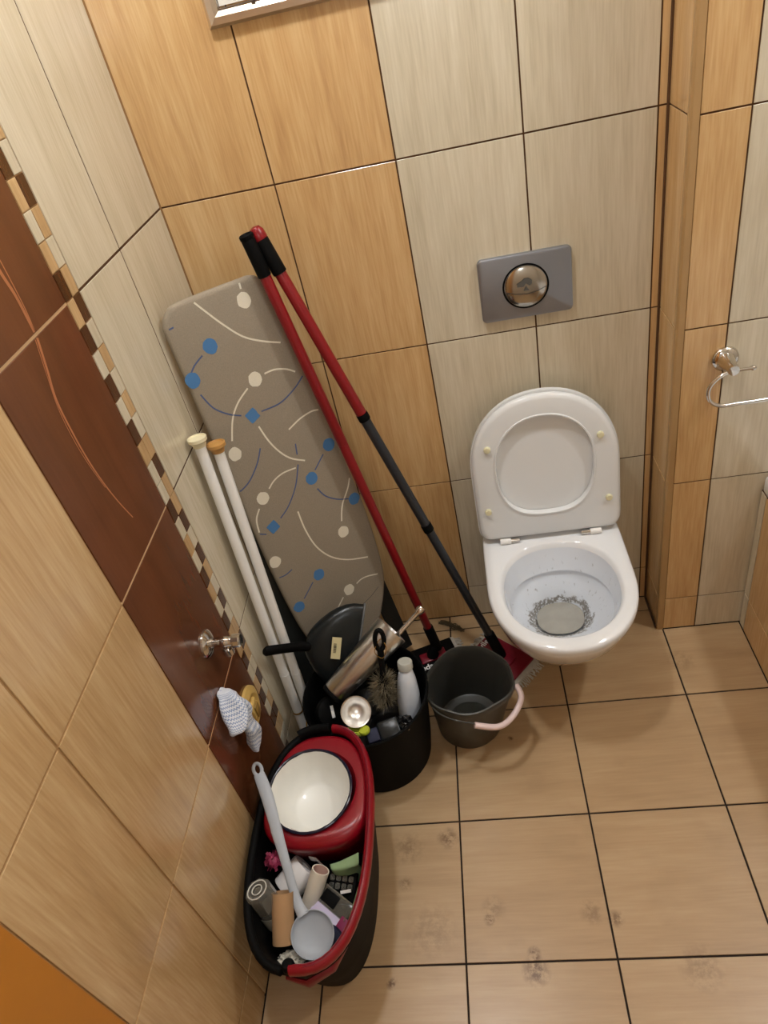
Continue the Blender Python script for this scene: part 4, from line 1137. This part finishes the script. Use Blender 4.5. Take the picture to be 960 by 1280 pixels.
# pink scrubbing puff
bm = bmesh.new(); rr = random.Random(6); pc = V((.055, -.838, .222))
for k in range(90):
    d = V((rr.gauss(0, 1), rr.gauss(0, 1), rr.gauss(0, 1) + .4)).normalized()
    p_ = d.orthogonal().normalized() * .004
    q = pc + d * rr.uniform(.014, .023); q.x = max(q.x, .038)
    vs = [bm.verts.new(x) for x in (pc + d * .006 + p_, pc + d * .006 - p_, q - p_ * .7, q + p_ * .7)]
    bm.faces.new(vs)
bmesh.ops.create_icosphere(bm, subdivisions=2, radius=.0145, matrix=Matrix.Translation(pc))
o = obj('scrubbing_puff', bm, M_PURPLE, None, loc=pc, smooth=False); tag(o, 'small pink plastic scrubbing puff by the white paper roll', 'scrubber')
# clear bottle lying with its base up
a, b = V((.074, -.938, .185)), V((.052, -.920, .280)); L_ = (b - a).length
t_ = thing('clear_bottle', 'clear plastic bottle upside down at left of mop bucket', 'bottle', a)
obj('bottle_wall', bm_lathe([(.0265, 0), (.027, .004), (.027, L_ * .45), (.0255, L_ * .5), (.027, L_ * .55), (.0275, L_ - .006), (.024, L_), (.010, L_ - .006), (.006, L_ - .004), (0, L_ - .004)], a, b - a, 9), M_CLEAR, t_, angle=15)
for r_ in (.020, .0105):
    rb = [a + (b - a).normalized() * (L_ - .001) + q_ for q_ in [frame_from(b - a)[0] * (r_ * math.cos(2 * PI * k / 28)) + frame_from(b - a)[1] * (r_ * math.sin(2 * PI * k / 28)) for k in range(28)]]
    obj('base_ring', bm_tube(rb, .0013, 6, True), mat('frosted_clear_rim', srgb(206, 204, 196), .2), t_)
obj('bottle_label', bm_lathe([(.0276, L_ * .05), (.0279, L_ * .05), (.0279, L_ * .40), (.0276, L_ * .40)], a, b - a, 28), mat('grey_beige_label', srgb(176, 170, 154), 0.6), t_)
crumple('crumpled_paper', (.109, -1.015, .185), (.024, .016, .018), mat('printed_waste_paper', srgb(196, 190, 176), 0.7, var=0.6, scale=70), 'crumpled printed paper below the cardboard tube', 'paper', 2.0, .6, 3.4)
# green cloth: two visible folds
def sheet(name, pts, m, label, cat, th=.002, seed=0):
    """pts: grid rows of points"""
    R = [spline(r, 6) for r in pts]
    cols = [spline(list(c_), 6) for c_ in zip(*R)]
    top = [[q + nvec(q * 40 + V((seed, 0, 0))) * .004 for q in c_] for c_ in cols]
    bm = bm_loft(top, closed=False)
    o_ = obj(name, bm, m, None, loc=V(pts[0][0]), angle=70)
    md = o_.modifiers.new('thick', 'SOLIDIFY'); md.thickness = th; md.offset = -1
    tag(o_, label, cat); return o_
sheet('green_cloth', [[(.176, -.845, .205), (.205, -.845, .222), (.243, -.845, .252)], [(.180, -.856, .205), (.210, -.862, .222), (.243, -.862, .248)], [(.183, -.858, .190), (.213, -.864, .205), (.240, -.860, .225)], [(.190, -.850, .150), (.215, -.852, .140), (.236, -.850, .140)]], M_GREEN, 'pale green cloth tucked behind the packages under the red rim', 'cloth')
sheet('green_cloth', [[(.250, -.900, .238), (.248, -.925, .236), (.240, -.952, .222)], [(.238, -.900, .215), (.230, -.928, .215), (.221, -.950, .208)], [(.232, -.902, .165), (.226, -.93, .165), (.218, -.948, .16)]], M_GREEN, 'second pale green cloth fold lower, beside the right rim', 'cloth', seed=4)
# black blister pack, clear box, lavender box, magenta packet, navy brush
t_, M_ = boxthing('blister_pack', 'black blister pack with shiny bumps behind the boxes', 'package', (.196, -.878, .175), (.95, -.2, .1), (.05, -.35, 1), (.062, .060, .012), M_BLACK, .003, 'backing')
for i in range(4):
    for j in range(2):
        obj('blister', bm_box((-.027 + i * .014, -.005 + j * .015, .0062), (-.016 + i * .014, .007 + j * .015, .012), .003, M_), M_CLEAR, t_)
o = boxthing('white_scrap', 'white paper scrap on the black blister pack', 'scrap', (.207, -.892, .188), (.95, .1, .05), (.05, -.35, 1), (.022, .006, .0012), M_PAPER, 0)
t_, M_ = boxthing('clear_case', 'clear plastic case with dark insert in the mop bucket', 'box', (.190, -.915, .190), (.80, -.60, .0), (.12, -.30, 1), (.078, .036, .016), M_CLEAR, .003, 'case')
obj('dark_insert', bm_box((-.032, -.012, .0085), (.006, .012, .0098), .0005, M_), M_BLACK, t_)
obj('case_rim', bm_tube([M_ @ V(p) for p in ((-.038, .016, .0095), (.038, .016, .0095), (.038, -.016, .0095))], .0018, 6), M_CLEAR, t_)
t_, M_ = boxthing('lavender_box', 'lavender printed carton beneath the clear case', 'box', (.172, -.946, .182), (.80, -.60, .0), (.15, -.32, 1), (.086, .040, .016), M_LAV, .001, 'carton')
obj('blue_print', bm_box((-.014, -.014, .0082), (.006, .000, .0086), 0, M_), mat('ink_blue', srgb(70, 88, 160), 0.5), t_, smooth=False)
obj('lavender_script', bm_tube([M_ @ V(p) for p in ((-.036, -.006, .0086), (-.030, .004, .0086), (-.027, -.006, .0086), (-.022, .002, .0086), (-.019, -.006, .0086), (-.014, -.001, .0086))], .0009, 5), mat('ink_violet', srgb(112, 92, 170), 0.5), t_)
boxthing('magenta_packet', 'small magenta packet at right end of lavender carton', 'packet', (.206, -.962, .190), (.80, -.60, .0), (.15, -.32, 1), (.026, .036, .008), M_MAG, .001)
# grey nylon skimmer laid across the bucket
dc = V((.155, -.978, .2120))
sk = thing('nylon_ladle', 'long grey nylon serving ladle lying across the mop bucket', 'ladle', dc)
end = V((.042, -.716, .352)); neck = V((.122, -.925, .240)); bend = V((.082, -.815, .302))
sn = V((.10, -.32, 1)); hdir = (neck - dc).normalized(); sn = (sn - hdir * sn.dot(hdir)).normalized()
obj('ladle_disc', bm_lathe([(0, -.004), (.030, -.002), (.038, .003), (.0405, .0075), (.0420, .0075), (.041, .002), (.032, -.0045), (0, -.0065)], dc, sn, 44), M_UTENSIL, sk)
P = spline([dc + hdir * .036 + sn * .004, neck, V((.103, -.872, .272)), bend, V((.060, -.755, .330)), end], 6)
nP = len(P)
obj('handle', bm_tube(P, [.0125 - .0035 * math.sin(PI * min(1, i / nP * 1.6)) if i < nP * .6 else .0110 + .002 * math.sin(PI * (i / nP - .6) / .4) for i in range(nP)], 12, flat=.42, up=tuple(hdir.cross(sn))), M_UTENSIL, sk)
hx = (end - bend).normalized(); hs = hx.cross(sn).normalized()
hc = end + hx * .010
obj('hanging_eye', bm_tube([hc + hx * (.0125 * math.cos(2 * PI * k / 20)) + hs * (.0085 * math.sin(2 * PI * k / 20)) for k in range(20)], .0038, 8, True), M_UTENSIL, sk)
bc_ = V((.176, -.990, .188))
bm = bm_lathe([(0, -.010), (.034, -.010), (.037, -.004), (.037, .006), (.034, .010), (0, .010)], bc_, sn, 36)
o = obj('navy_brush', bm, M_NAVY, None, loc=bc_); tag(o, 'dark navy round scrubber under the grey ladle disc', 'scrubber')
